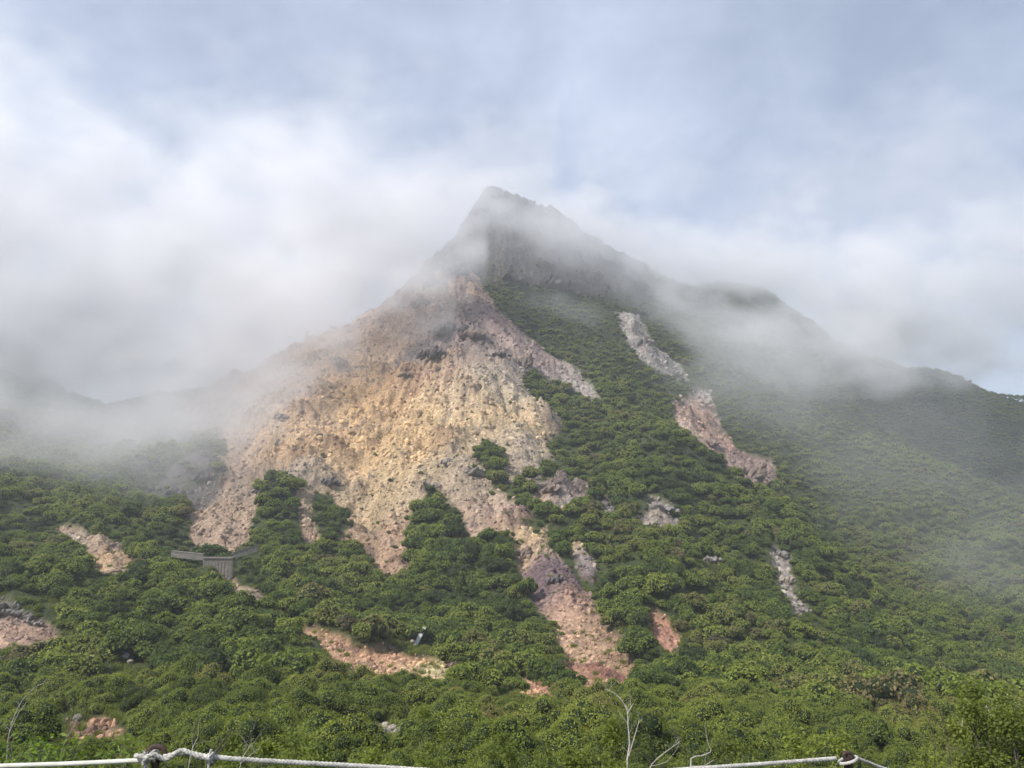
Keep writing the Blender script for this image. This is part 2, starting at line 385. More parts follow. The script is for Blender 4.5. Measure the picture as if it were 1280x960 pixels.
nz = t.new('ShaderNodeSeparateXYZ', ins={0: t.new('ShaderNodeNewGeometry').outputs['Normal']}).outputs[2]
ledge = t.math('MULTIPLY', t.ramp(nz, [(0.62, 0), (0.8, 1)]), t.ramp(n2, [(0.48, 0), (0.62, .6)]))
cliffc = t.mix(ledge, cliffc, (.07, .085, .035, 1))
col = t.mix(ar, soil, rockc); col = t.mix(acl, col, cliffc)
h = t.math('ADD', t.math('MULTIPLY', vor.outputs['Distance'], 0.7), n3)
finish(t, col, 0.95, bump(t, h, 0.9, 0.5))
terrain.data.materials.append(mg)


def leaf_mat(name, cols, sat_noise=True, transl=0.3):
    m, t = new_mat(name)
    oi = t.new('ShaderNodeObjectInfo'); rnd = oi.outputs['Random']; loc = oi.outputs['Location']
    geo = t.new('ShaderNodeNewGeometry')
    a = t.noise(loc, 0.022, 3, 0.6); b = t.noise(loc, 0.11, 2, 0.6)
    f = t.math('ADD', t.math('MULTIPLY', a, 1.5), t.math('ADD', t.math('MULTIPLY', b, 1.0), t.math('MULTIPLY', rnd, 0.5)))
    f = t.math('SUBTRACT', f, 0.98)
    c = t.ramp(f, cols)
    isl = geo.outputs['Random Per Island']
    c = t.mix(1.0, c, t.ramp(isl, [(0, (.62, .66, .6, 1)), (1, (1.35, 1.3, 1.3, 1))]), 'MULTIPLY')
    def ex(s):
        tr = t.new('ShaderNodeBsdfTranslucent', ins={'Color': t.mix(1.0, c, (1.25, 1.3, .6, 1), 'MULTIPLY')})
        return t.new('ShaderNodeMixShader', ins={0: transl, 1: s, 2: tr.outputs[0]}).outputs[0]
    finish(t, c, 0.62, None, 0.22, ex)
    return m


GREENS = [(0.05, (.050, .072, .022, 1)), (0.30, (.098, .142, .028, 1)), (0.50, (.160, .208, .034, 1)), (0.72, (.225, .26, .046, 1)), (0.92, (.19, .17, .068, 1)), (1.0, (.15, .12, .07, 1))]
m_leaf = leaf_mat('shrub_leaf', GREENS)
m_near = leaf_mat('birch_leaf', [(0.08, (.10, .125, .024, 1)), (0.45, (.19, .235, .040, 1)), (0.75, (.26, .29, .055, 1)), (0.95, (.25, .21, .08, 1))], transl=0.35)
m_bright = leaf_mat('fresh_leaf', [(0.2, (.12, .19, .03, 1)), (0.9, (.20, .27, .05, 1))], transl=0.4)


def simple_mat(name, c0, c1, scale, rough=0.85, bumpd=0.0, coords='Object', spec=0.2, metal=0.0):
    m, t = new_mat(name); tc = t.new('ShaderNodeTexCoord').outputs[coords]
    nn = t.noise(tc, scale, 6, 0.65)
    col = t.mix(t.ramp(nn, [(0.32, 0), (0.68, 1)]), (*c0, 1), (*c1, 1))
    p = finish(t, col, rough, bump(t, nn, 0.8, bumpd) if bumpd else None, spec); p.inputs['Metallic'].default_value = metal
    return m


m_bark = simple_mat('bark', (.06, .05, .04), (.16, .14, .12), 9, 0.9, 0.02)
m_pale = simple_mat('bleached_bark', (.30, .27, .23), (.58, .54, .48), 14, 0.8, 0.01)
m_core = simple_mat('inner_twigs', (.010, .018, .007), (.03, .045, .014), 3, 0.95)  # near-black lobes inside each crown: shade between the leaves put in as colour

# ------------------------------------------------------------------ crowns, trunks
def crown_mesh(name, leaves, size, seed, mat, core=True, flat=0.72, lobes=11, spread=1.0):
    r = np.random.default_rng(seed)
    th = r.uniform(0, 2 * np.pi, lobes); ph = np.arccos(r.uniform(-0.15, 1, lobes)); rr = r.uniform(0.35, 0.72, lobes) * spread
    c = np.stack([rr * np.sin(ph) * np.cos(th), rr * np.sin(ph) * np.sin(th), rr * np.cos(ph) * flat + 0.28], -1)
    lr = r.uniform(0.18, 0.46, lobes); w = lr ** 2 / (lr ** 2).sum(); k = r.choice(lobes, leaves, p=w)
    d = r.normal(size=(leaves, 3)); d /= np.linalg.norm(d, axis=1)[:, None]; d[:, 2] = np.where(d[:, 2] < -0.35, -d[:, 2], d[:, 2])
    p = c[k] + d * (lr[k] * r.uniform(0.72, 1.08, leaves) ** 0.6)[:, None] * np.array([1, 1, 0.85])
    nrm = d * 0.9 + r.normal(size=(leaves, 3)) * 0.55 + np.array([0, 0, 0.25]); nrm /= np.linalg.norm(nrm, axis=1)[:, None]
    a = np.cross(nrm, r.normal(size=(leaves, 3))); a /= np.linalg.norm(a, axis=1)[:, None]; b = np.cross(nrm, a)
    s = (size * r.uniform(0.55, 1.35, leaves))[:, None]
    q = np.stack([p - a * s, p - b * s * 0.55 + nrm * s * .15, p + a * s, p + b * s * 0.55 - nrm * s * .15], 1)
    Vv = q.reshape(-1, 3); Qq = np.arange(leaves * 4).reshape(-1, 4)
    mi = np.zeros(len(Qq), np.int32); ms = [mat]
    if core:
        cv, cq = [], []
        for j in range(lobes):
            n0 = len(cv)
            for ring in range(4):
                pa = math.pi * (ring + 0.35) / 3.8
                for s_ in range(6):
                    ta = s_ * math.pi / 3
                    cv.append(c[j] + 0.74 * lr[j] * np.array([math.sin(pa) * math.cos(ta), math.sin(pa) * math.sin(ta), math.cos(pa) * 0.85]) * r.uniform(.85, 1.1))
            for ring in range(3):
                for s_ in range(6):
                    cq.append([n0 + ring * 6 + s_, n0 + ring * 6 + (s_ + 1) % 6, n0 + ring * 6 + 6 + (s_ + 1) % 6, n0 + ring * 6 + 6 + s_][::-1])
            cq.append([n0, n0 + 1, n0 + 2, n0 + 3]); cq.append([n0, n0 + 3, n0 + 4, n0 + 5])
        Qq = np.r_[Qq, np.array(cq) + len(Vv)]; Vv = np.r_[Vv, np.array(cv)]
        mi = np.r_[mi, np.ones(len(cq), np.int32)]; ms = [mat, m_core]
    me = fast_mesh(name, Vv, Qq)
    for m in ms: me.materials.append(m)
    me.polygons.foreach_set('material_index', mi); return me, c


def tube(pts, radii, seg=5):
    vs, fs = [], []; pts = [Vector(p) for p in pts]; pu = None
    for i, p in enumerate(pts):
        d = (pts[min(i + 1, len(pts) - 1)] - pts[max(i - 1, 0)]).normalized()
        if pu is None: pu = d.orthogonal().normalized()
        pu = (pu - d * pu.dot(d)).normalized(); w = d.cross(pu)
        for s in range(seg):
            a = 2 * math.pi * s / seg; vs.append(p + (pu * math.cos(a) + w * math.sin(a)) * radii[i])
    for i in range(len(pts) - 1):
        for s in range(seg):
            fs.append((i * seg + s, i * seg + (s + 1) % seg, (i + 1) * seg + (s + 1) % seg, (i + 1) * seg + s))
    fs.append(tuple(range(seg))[::-1]); fs.append(tuple((len(pts) - 1) * seg + s for s in range(seg)))
    return vs, fs


class MB:
    def __init__(s): s.v = []; s.f = []
    def add(s, vf):
        n = len(s.v); s.v += list(vf[0]); s.f += [tuple(i + n for i in f) for f in vf[1]]; return s
    def tube(s, pts, radii, seg=5):
        if not hasattr(radii, '__len__'): radii = [radii] * len(pts)
        return s.add(tube(pts, radii, seg))
    def mesh(s, name, mat):
        me = bpy.data.meshes.new(name); me.from_pydata([tuple(v) for v in s.v], [], s.f); me.update()
        me.materials.append(mat); return me
    def build(s, name, mat, parent=None, loc=None):
        o = bpy.data.objects.new(name, s.mesh(name, mat)); COL.objects.link(o); o.parent = parent
        if loc is not None: o.location = loc
        return o


def trunk_mesh(name, centres, seed, mat=None):
    r = random.Random(seed); m = MB(); top = Vector((r.uniform(-.06, .06), r.uniform(-.06, .06), 0.25))
    m.tube([(0, 0, -0.45), (r.uniform(-.03, .03), 0, -0.05), top], [0.06, 0.05, 0.04], 6)
    for c in centres[:7]:
        c = Vector(c); mid = top.lerp(c, 0.5) + Vector((r.uniform(-.08, .08), r.uniform(-.08, .08), r.uniform(-.02, .08)))
        s0 = top.lerp(Vector((0, 0, -.05)), r.uniform(0, .6)); m.tube([s0, mid, c], [0.028, 0.018, 0.006], 4)
        for _ in range(2):
            e = c + Vector((r.uniform(-.25, .25), r.uniform(-.25, .25), r.uniform(.05, .35))); m.tube([mid, mid.lerp(e, .6) + Vector((0, 0, .04)), e], [0.010, 0.007, 0.003], 3)
    return m.mesh(name, mat or m_bark)


CROWN = []      # 0-3 fine for near bushes, 4-8 middle distance, 9-11 low scrub
for i in range(4):
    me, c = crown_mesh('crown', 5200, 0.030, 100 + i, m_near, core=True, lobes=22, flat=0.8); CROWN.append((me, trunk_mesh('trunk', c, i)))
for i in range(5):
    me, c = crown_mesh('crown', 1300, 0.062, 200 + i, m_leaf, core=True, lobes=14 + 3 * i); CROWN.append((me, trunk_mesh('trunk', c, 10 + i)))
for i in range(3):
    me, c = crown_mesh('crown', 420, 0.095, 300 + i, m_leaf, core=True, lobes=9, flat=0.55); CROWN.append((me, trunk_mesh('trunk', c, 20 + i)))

# ------------------------------------------------------------------ where the shrubs stand
def jitter(y0, y1, sp, aw, keep=None):
    xs = np.arange(-aw * y1, aw * y1, sp); ys = np.arange(y0, y1, sp * 0.9); gx, gy = np.meshgrid(xs, ys)
    gx = gx + rng.uniform(-.75, .75, gx.shape) * sp; gy = gy + rng.uniform(-.75, .75, gy.shape) * sp
    m = (np.abs(gx) < aw * gy + 8); return gx[m], gy[m]


parts = []
for y0, y1, sp, aw, smin, smax, cls in ((14, 60, 2.1, 0.95, 0.8, 1.7, 0), (60, 118, 2.3, 0.85, 0.9, 3.0, 0), (118, 250, 2.7, 0.82, 1.1, 4.3, 1), (250, 420, 3.0, 0.80, 1.2, 4.4, 1), (420, 860, 3.1, 0.78, 1.2, 3.6, 2)):
    x, y = jitter(y0, y1, sp, aw); parts.append(np.c_[x, y, rng.uniform(0, 1, len(x)) ** 2.6 * (smax - smin) + smin, np.full(len(x), cls)])
S = np.concatenate(parts); sx, sy = S[:, 0], S[:, 1]
rk, cl, dp = masks(sx, sy); sz = land(sx, sy, rk, cl, dp)
e = 3.0; gx = (base_h(sx + e, sy) - base_h(sx - e, sy)) / (2 * e); gy = (base_h(sx, sy + e) - base_h(sx, sy - e)) / (2 * e)
dens = 1 - rk * 1.0
isle = fbm(sx, sy, 30, 3, 0.6, 91); dens = np.maximum(dens, (isle > 0.42) * 0.55 * (rk > 0.5) * (sy < 430))
dens *= 1 - cl * 0.96
hyp = np.hypot(sx, sy); bx, by = sx * (1 + 5.5 / hyp), sy * (1 + 5.5 / hyp); rb = masks(bx, by)[0]
edge = (rb > .5) & (rk < .5) & (sy < 330); S[:, 2] *= np.where(edge, .5, 1.0); dens *= np.where(edge, .7, 1)
onrock = (rk > .5) & (sy > 270) & (rng.uniform(0, 1, len(S)) < .10); dens = np.where(onrock & (fbm(sx, sy, 15, 2, .5, 99) > -.1), 1.0, dens); S[:, 2] *= np.where(onrock, .65, 1.0)
gap = fbm(sx, sy, 24, 3, 0.6, 95); dens *= np.where((gap > 0.42) & (sy > 60), 0.45, 1.0)
dens = np.where(sy < 24, dens * 0.5, dens)
high = np.clip((sz - 95) / 80, 0, 1)                        # low scrub higher up
S[:, 2] *= (1 - 0.35 * high) * (1 - 0.45 * np.clip(rk * 1.5, 0, 1)) * (0.85 + 0.5 * np.clip(fbm(sx, sy, 45, 2, .5, 97) + 0.3, 0, 1))
keep = rng.uniform(0, 1, len(S)) < dens
keep &= ~((sy < 13) & (np.abs(sx) < 4))
# only what could be seen: faces toward the place of the camera or near a skyline
fx = -(sx * gx + sy * gy) / np.hypot(sx, sy); toward = (sz - EYE) / np.hypot(sx, sy) + fx
keep &= (toward < 0.30) | (sy < 260)
keep &= ~((sz > 215) & (np.abs(sx) < 120))
CLEARING = [(400, 796, 2.5, 4), (430, 816, 4, 8), (455, 838, 5, 9), (490, 842, 5, 9), (525, 845, 5, 9), (560, 845, 4, 8), (300, 735, 3, 6), (318, 748, 2, 6), (975, 700, 3, 5), (985, 725, 3, 5), (1002, 765, 2.5, 5), (886, 700, 2, 6), (726, 708, 2, 6), (740, 800, 6, 5), (765, 845, 5, 8), (725, 835, 5, 8), (830, 795, 2.5, 8), (720, 715, 2, 8), (270, 722, 4, 6), (662, 866, 3, 7), (140, 706, 4, 8), (30, 805, 6, 9), (262, 688, 8, 7), (285, 680, 5, 6), (273, 708, 5, 9), (230, 695, 3, 4), (308, 690, 3, 4), (519, 808, 4, 20), (157, 832, 2.6, 8), (97, 902, 2, 5), (125, 937, 2, 4), (118, 918, 2.2, 6), (430, 915, 2.5, 6), (480, 912, 2.5, 6)]
_cl = cast([c[:2] for c in CLEARING], land)
for (u, v, rw, ln), p in zip(CLEARING, _cl):           # thickets leave these spots and the ground just below them open
    d = p[:2] / np.hypot(p[0], p[1]); qx, qy = sx - p[0], sy - p[1]; al = -(qx * d[0] + qy * d[1]); ac = np.abs(qx * d[1] - qy * d[0])
    keep &= ~((al > -2) & (al < ln) & (ac < rw + S[:, 2] * .7))
    S[:, 2] = np.where((al >= ln) & (al < ln + 20) & (ac < rw + 2.5), np.minimum(S[:, 2], .55 + (al - ln) * .06), S[:, 2])
S, sz, gx, gy, rk = S[keep], sz[keep], gx[keep], gy[keep], rk[keep]; sx, sy = S[:, 0], S[:, 1]
var = np.where(S[:, 3] == 0, rng.integers(0, 4, len(S)), np.where(S[:, 3] == 1, rng.integers(4, 9, len(S)), rng.integers(9, 12, len(S))))
rotz = rng.uniform(0, 2 * np.pi, len(S))
# which of them show largest
cpn, spn = math.cos(R(PITCH)), math.sin(R(PITCH)); zc = sy * cpn + (sz + S[:, 2] - EYE) * spn; yc = -sy * spn + (sz + S[:, 2] - EYE) * cpn
PU = CU + F * sx / zc; PV = CV - F * yc / zc
vis = (PU > 4) & (PU < 1276) & (PV < 948) & (PV > 300)
score = np.where(vis, S[:, 2] / sy, 0); order = np.argsort(-score)
NIND = 290
ind = order[:NIND]; rest = np.setdiff1d(np.arange(len(S)), ind)
print('shrubs', len(S), 'farthest individual', sy[ind].max())


SECT = ['at the far left edge', 'left of the knot', 'above the knot', 'below the check dam', 'under the bank\'s left end', 'under the ochre bank', 'right of the ochre bank', 'under the red chute', 'right of the bleached sapling', 'below the dark valley', 'left of the right post', 'above the right post', 'at the far right edge']
ROW = ['nearest row', 'second row up', 'third row up', 'fourth row up', 'fifth row up', 'sixth row up', 'seventh row up', 'eighth row up']
ORD = ['', 'second ', 'third ', 'fourth ', 'fifth ', 'sixth ', 'seventh ', 'eighth ', 'ninth ', 'tenth ', 'eleventh ', 'twelfth ', 'thirteenth ', 'fourteenth ']
seen = {}
tone = ['deep green', 'mid green', 'fresh green', 'yellowish green', 'dull green']
rank = {k: r_ for r_, k in enumerate(sorted(ind, key=lambda k: -PV[k]))}
for i in sorted(ind, key=lambda k: PU[k]):
    me, tr = CROWN[var[i]]; s = S[i, 2]
    o = empty('shrub', (sx[i], sy[i], sz[i] - 0.15 + 0.25 * s), rotz[i], s)
    c = bpy.data.objects.new('crown', me); COL.objects.link(c); c.parent = o
    k = bpy.data.objects.new('trunk', tr); COL.objects.link(k); k.parent = o
    size = 'low' if s < 1.55 else 'tall'
    body = f'{size} shrub, {ROW[min(7, rank[i] * 8 // len(ind))]}, {SECT[int(min(12, max(0, PU[i] / 1280 * 13)))]}'
    q = seen.get(body, 0); seen[body] = q + 1
    lab = ORD[min(q, 13)] + body.replace(' shrub,', ' shrub from the left,' if q else ' bushy shrub,')
    tag(o, lab, 'shrub', 'shrubs on the slope below the rope')


def gn_instances(name, pts, rot, scale, index, sources, attrs=None):
    """one object of many instances on points"""
    me = bpy.data.meshes.new(name); me.vertices.add(len(pts)); me.vertices.foreach_set('co', pts.astype(np.float32).ravel())
    a = me.attributes.new('rot', 'FLOAT_VECTOR', 'POINT'); a.data.foreach_set('vector', rot.astype(np.float32).ravel())
    a = me.attributes.new('sc', 'FLOAT_VECTOR', 'POINT'); a.data.foreach_set('vector', scale.astype(np.float32).ravel())
    a = me.attributes.new('idx', 'INT', 'POINT'); a.data.foreach_set('value', index.astype(np.int32))
    for k, v in (attrs or {}).items():
        a = me.attributes.new(k, 'FLOAT_COLOR', 'POINT'); a.data.foreach_set('color', np.c_[v, np.ones(len(v))].astype(np.float32).ravel())
    o = bpy.data.objects.new(name, me); COL.objects.link(o)
    g = bpy.data.node_groups.new(name, 'GeometryNodeTree')
    g.interface.new_socket('Geometry', in_out='INPUT', socket_type='NodeSocketGeometry'); g.interface.new_socket('Geometry', in_out='OUTPUT', socket_type='NodeSocketGeometry')
    t = NT(g); gi = t.new('NodeGroupInput'); go = t.new('NodeGroupOutput')
    def na(nm, ty): return t.new('GeometryNodeInputNamedAttribute', data_type=ty, ins={'Name': nm}).outputs[0]
    join = t.new('GeometryNodeJoinGeometry')
    for k, src in enumerate(sources):
        oi = t.new('GeometryNodeObjectInfo', transform_space='ORIGINAL', ins={'Object': src})
        cmp_ = t.new('FunctionNodeCompare', data_type='INT', operation='EQUAL'); t.l.new(na('idx', 'INT'), cmp_.inputs[2]); cmp_.inputs[3].default_value = k
        ip = t.new('GeometryNodeInstanceOnPoints', ins={'Points': gi.outputs[0], 'Selection': cmp_.outputs[0], 'Instance': oi.outputs['Geometry'], 'Scale': na('sc', 'FLOAT_VECTOR')})
        er = t.new('FunctionNodeEulerToRotation', ins={0: na('rot', 'FLOAT_VECTOR')}); t.put(ip, 'Rotation', er.outputs[0])
        t.l.new(ip.outputs[0], join.inputs[0])
    t.put(go, 0, join.outputs[0])
    md = o.modifiers.new('instances', 'NODES'); md.node_group = g
    return o


# every crown kind must stand somewhere as a thing: stand a few middle-distance and scrub shrubs as things too
SRC = {}
for o in list(COL.objects):
    if o.name.startswith('crown'): SRC.setdefault(o.data.name, o)
extra_spots = {}
for k in range(12):
    me, tr = CROWN[k]
    if me.name in SRC: continue
    cand = rest[(var[rest] == k) & (PU[rest] > 60) & (PU[rest] < 1220) & (sy[rest] < (260 if k < 9 else 470))]
    i = cand[len(cand) // 2]; rest = rest[rest != i]; s = S[i, 2]
    o = empty('shrub', (sx[i], sy[i], sz[i] - 0.1 + 0.2 * s), rotz[i], s)
    c = bpy.data.objects.new('crown', me); COL.objects.link(c); c.parent = o
    kk = bpy.data.objects.new('trunk', tr); COL.objects.link(kk); kk.parent = o
    w = {4: 'above the ochre bank', 5: 'beside the bare gully', 6: 'near the middle rock ribs', 7: 'low on the central slope', 8: 'on the lower forested slope'}.get(k, 'high on the mountain shoulder')
    tag(o, f"rounded {tone[k % 5]} shrub {w} among the thicket", 'shrub', 'shrubs higher on the mountain')
    SRC[me.name] = c
pts = np.c_[sx[rest], sy[rest], sz[rest] - 0.15 + 0.2 * S[rest, 2]]
rot = np.c_[-0.0 * gx[rest] + rng.normal(0, .12, len(rest)), rng.normal(0, .12, len(rest)), rotz[rest]]
scl = np.repeat(S[rest, 2][:, None], 3, 1) * rng.uniform(0.85, 1.18, (len(rest), 3))
forest = gn_instances('shrub_thicket', pts, rot, scl, var[rest], [SRC[CROWN[k][0].name] for k in range(12)])
tag(forest, 'dense green thicket covering the mountain slopes', kind='stuff')

# ------------------------------------------------------------------ loose rock
m_rock, t = new_mat('loose_rock')
ta = t.new('ShaderNodeAttribute', attribute_name='tint', attribute_type='INSTANCER').outputs['Color']
oi = t.new('ShaderNodeObjectInfo').outputs['Random']; tcx = t.new('ShaderNodeTexCoord').outputs['Object']
nn = t.noise(tcx, 1.8, 5, 0.7)
c = t.mix(1.0, ta, t.ramp(oi, [(0, (.55, .53, .56, 1)), (0.5, (.95, .93, .92, 1)), (1, (1.4, 1.36, 1.3, 1))]), 'MULTIPLY')
c = t.mix(1.0, c, t.ramp(nn, [(0.3, .65), (0.7, 1.25)]), 'MULTIPLY')
finish(t, c, 0.95, bump(t, nn, 0.7, 0.15))


def rock_mesh(name, seed, mat, sub=2, rough=0.35, squash=(1, 1, .75), cuts=7):
    import bmesh
    r = np.random.default_rng(seed); bm = bmesh.new(); bmesh.ops.create_icosphere(bm, subdivisions=sub, radius=1)
    pl = r.normal(size=(cuts, 3)); pl /= np.linalg.norm(pl, axis=1)[:, None]; dd = r.uniform(0.55, 0.9, cuts)
    for v in bm.verts:
        p = np.array(v.co)
        for n_, d_ in zip(pl, dd):
            k = p @ n_
            if k > d_: p = p - n_ * (k - d_) * 0.92
        p = p * (1 + rough * r.uniform(-0.25, 0.25)); v.co = Vector(p * np.array(squash))
    me = bpy.data.meshes.new(name); bm.to_mesh(me); bm.free()
    for m in (mat if isinstance(mat, list) else [mat]): me.materials.append(m)
    return me


boulder_mat = simple_mat('grey_boulder', (.10, .088, .082), (.29, .265, .24), 2.2, 0.95, 0.12)
brown_mat = simple_mat('brown_crag', (.10, .075, .065), (.31, .235, .19), 2.0, 0.95, 0.15)
dark_mat = simple_mat('dark_crag', (.05, .042, .043), (.17, .145, .14), 2.0, 0.95, 0.15)
pale_mat = simple_mat('pale_boulder', (.20, .17, .14), (.46, .40, .33), 2.2, 0.95, 0.1)


def crag_mesh(name, seed, mat, n=20, tall=1.0):
    """a jagged outcrop: several broken blocks grown together"""
    r = random.Random(seed); m = MB()
    for k in range(n):
        b = rock_mesh('tmp', seed * 31 + k, mat, 2, 0.5, (1, 1, 1), 12)
        s = r.uniform(0.14, 0.42); ox, oy = r.gauss(0, .42), r.gauss(0, .3)
        M = Matrix.Translation((ox, oy, (0.5 - abs(ox) * .6) * r.uniform(-.3, 1) * tall)) @ Matrix.Rotation(.5, 4, 'Y') @ Matrix.Rotation(r.uniform(-.5, .5), 4, 'X') @ Matrix.Rotation(r.uniform(0, 6), 4, 'Z') @ Matrix.Diagonal((s, s * .6, s * r.uniform(.8, 1.9) * tall, 1))
        m.add(([M @ v.co for v in b.vertices], [tuple(p.vertices) for p in b.polygons])); bpy.data.meshes.remove(b)
    return m.mesh(name, mat)


CR = {k: [crag_mesh('crag', 5 + 3 * j + 40 * q, mt, 20 + 4 * j, .8 + .2 * j) for j in range(3)] for q, (k, mt) in enumerate((('grey', boulder_mat), ('brown', brown_mat), ('dark', dark_mat), ('pale', pale_mat)))}
OUT = [  # u, v, width in photograph pixels, kind, label
 (690, 608, 34, 'brown', 'brown rounded crag among shrubs below the pale face'), (722, 617, 20, 'brown', 'small brown crag just right of the larger rounded one'),
 (762, 634, 26, 'grey', 'slanting grey crag between dark green shrubs'), (826, 630, 34, 'grey', 'grey slab outcrop on the right shoulder'),
 (815, 652, 26, 'pale', 'pale orange tinged outcrop under the grey slab outcrop'), (845, 658, 18, 'grey', 'small grey rock beside the pale shoulder outcrop'),
 (886, 698, 24, 'grey', 'flat grey boulder alone in dark shrubs right of the shoulder outcrops'), (974, 690, 20, 'grey', 'upper grey rock of the broken rib by the dark valley'),
 (982, 722, 22, 'pale', 'middle pale rock of the broken rib by the dark valley'), (1002, 762, 18, 'grey', 'lowest grey rock of the broken rib by the dark valley'),
 (726, 704, 14, 'grey', 'grey rock patch right of the purple chute head'), (655, 690, 22, 'brown', 'brown rock at the head of the red chute'),
 (560, 405, 50, 'dark', 'dark jagged crag crowning the ochre face'), (590, 415, 38, 'brown', 'brown crag right of the dark crowning crag'), (545, 440, 30, 'dark', 'dark knob under the crowning crag'),
 (570, 335, 36, 'dark', 'dark crag on the misty left shoulder of the summit'), (540, 352, 30, 'dark', 'dark rock lower on the misty left shoulder'),
 (525, 378, 26, 'brown', 'brown rock on the left skyline of the face'), (640, 345, 34, 'dark', 'dark cliff block left in the band under the summit'),
 (690, 350, 40, 'dark', 'dark cliff block middle of the band under the summit'), (735, 345, 34, 'dark', 'dark cliff block right in the band under the summit'),
 (624, 243, 30, 'dark', 'dark rocky nub forming the very top of the summit'), (655, 250, 22, 'dark', 'lower dark crag right of the summit nub'), (690, 266, 22, 'dark', 'dark tooth on the right summit ridge'), (716, 284, 18, 'dark', 'lowest dark tooth on the right summit ridge'), (600, 262, 20, 'dark', 'dark crag left below the summit nub'),
 (252, 596, 30, 'dark', 'dark crag at the mouth of the pink gully'), (218, 612, 24, 'dark', 'dark crag sloping left of the pink gully'), (322, 612, 14, 'dark', 'dark rock rib right of the pink gully'),
 (415, 600, 18, 'dark', 'dark knob low on the ochre face above shrubs'), (350, 518, 20, 'brown', 'brown knob on the left of the ochre face'), (350, 550, 20, 'dark', 'dark low knob on the left of the ochre face'),
 (425, 452, 20, 'brown', 'brown knob near the misty left edge of the face'), (535, 606, 26, 'grey', 'grey ledge above the central dark thicket'), (560, 575, 22, 'grey', 'grey block amid the pale lower face'),
 (655, 450, 26, 'brown', 'brown block on the right side of the face'), (625, 442, 22, 'dark', 'dark grey block on the right side of the face'), (505, 465, 18, 'brown', 'brown block in the orange streaks'), (595, 590, 24, 'grey', 'grey rib beside the small green gully'),
 (875, 500, 26, 'pale', 'pale cliff block on the right orange outcrop'), (885, 545, 26, 'brown', 'reddish brown block low on the right orange outcrop'), (940, 588, 34, 'brown', 'brown crag at the lower end of the right orange outcrop'),
 (805, 425, 26, 'grey', 'grey block on the upper right rubble streak'), (845, 465, 20, 'grey', 'grey block at the foot of the upper right rubble streak'),
 (10, 762, 34, 'grey', 'grey boulder at the left edge above the scree bank'), (40, 778, 18, 'grey', 'smaller grey boulder on the left scree bank'), (485, 806, 16, 'brown', 'orange brown point on the ochre bank'),
 (565, 830, 16, 'brown', 'dark brown rock at the right end of the ochre bank'), (97, 900, 14, 'grey', 'bluish grey rock peeking from the lower left shrubs'), (112, 926, 20, 'grey', 'mossy grey rock under the lower left orange soil'), (697, 722, 18, 'dark', 'purple brown block heading the red chute')]
_oc = cast([(o[0], o[1] + o[2] * 0.18) for o in OUT], land)
oz = land(_oc[:, 0], _oc[:, 1])
for k, (u, v, w, kind, lab) in enumerate(OUT):
    d = np.hypot(_oc[k, 0], _oc[k, 1]); s = w / F * d / 1.9; me = CR[kind][k % 3]
    o = bpy.data.objects.new('rock_outcrop', me); COL.objects.link(o); o.location = (_oc[k, 0], _oc[k, 1], oz[k] + 0.02 * s)
    o.rotation_euler = (random.uniform(-.15, .15), random.uniform(-.25, .25), random.uniform(-.6, .6)); o.scale = (s, s, s * random.uniform(.7, 1.0))
    tag(o, lab, 'rock', 'rock outcrops standing out of the mountainside')

# the loose stones themselves
def scree_points():
    out = []
    for y0, y1, sp in ((70, 200, 0.62), (200, 330, 1.05), (330, 600, 1.6)):
        x, y = jitter(y0, y1, sp, 0.75); r_, c_, d_ = masks(x, y); k = (rng.uniform(0, 1, len(x)) < np.maximum(np.maximum(r_ * 0.7, (r_ > .01) * .3), c_ * 0.3 * (y > 200)))
        out.append(np.c_[x[k], y[k], r_[k], c_[k], np.full(k.sum(), sp), d_[k]])
    return np.concatenate(out)


L = scree_points(); lx, ly = L[:, 0], L[:, 1]; lz = land(lx, ly, L[:, 2], L[:, 3], L[:, 5])
ls = L[:, 4] * (0.17 + 0.22 * rng.pareto(1.9, len(L)).clip(0, 3.6))
ltint = tint(lx, ly); ltint = np.where((L[:, 3:4] > .02) & (L[:, 2:3] < .3), ltint * .2 + .05, ltint)
lidx = rng.integers(0, 4, len(L))
# a few stones are things of their own; the rest is scree
big = np.argsort(-ls / ly)[:0]
SR = []
spots = [(118, 899, 'reddish stone lying in the lower left orange soil'), (126, 921, 'rusty stone beside the mossy grey rock'), (112, 931, 'pale rounded stone on the lower left mossy rock'), (470, 911, 'whitish stone on the grassy tread')]
_sc = cast([(a, b) for a, b, _ in spots])
for k, (u, v, lab) in enumerate(spots):
    me = rock_mesh('stone', 900 + k, m_rock, 2); d = np.hypot(*_sc[k, :2]); s = 5.0 / F * d
    o = bpy.data.objects.new('stone', me); COL.objects.link(o); p = _sc[k]; o.location = (p[0], p[1], float(land(p[0:1], p[1:2])[0]) + .25 * s); o.scale = (s, s, s)
    mm = simple_mat('stone_surface', *[((.38, .22, .16), (.5, .3, .2)), ((.3, .16, .12), (.4, .22, .16)), ((.5, .47, .4), (.65, .6, .5)), ((.4, .37, .3), (.55, .5, .42))][k], 2, 0.9, .05)
    o.material_slots[0].link = 'OBJECT'; o.material_slots[0].material = mm
    tag(o, lab, 'stone'); SR.append(o)
scree = gn_instances('scree', np.c_[lx, ly, lz], rng.uniform(0, 6.28, (len(L), 3)), np.repeat(ls[:, None], 3, 1) * rng.uniform(.6, 1.3, (len(L), 3)), lidx, SR, {'tint': ltint})
tag(scree, 'loose rubble and broken rock covering the bare ochre slopes', kind='stuff')
print('scree', len(L))
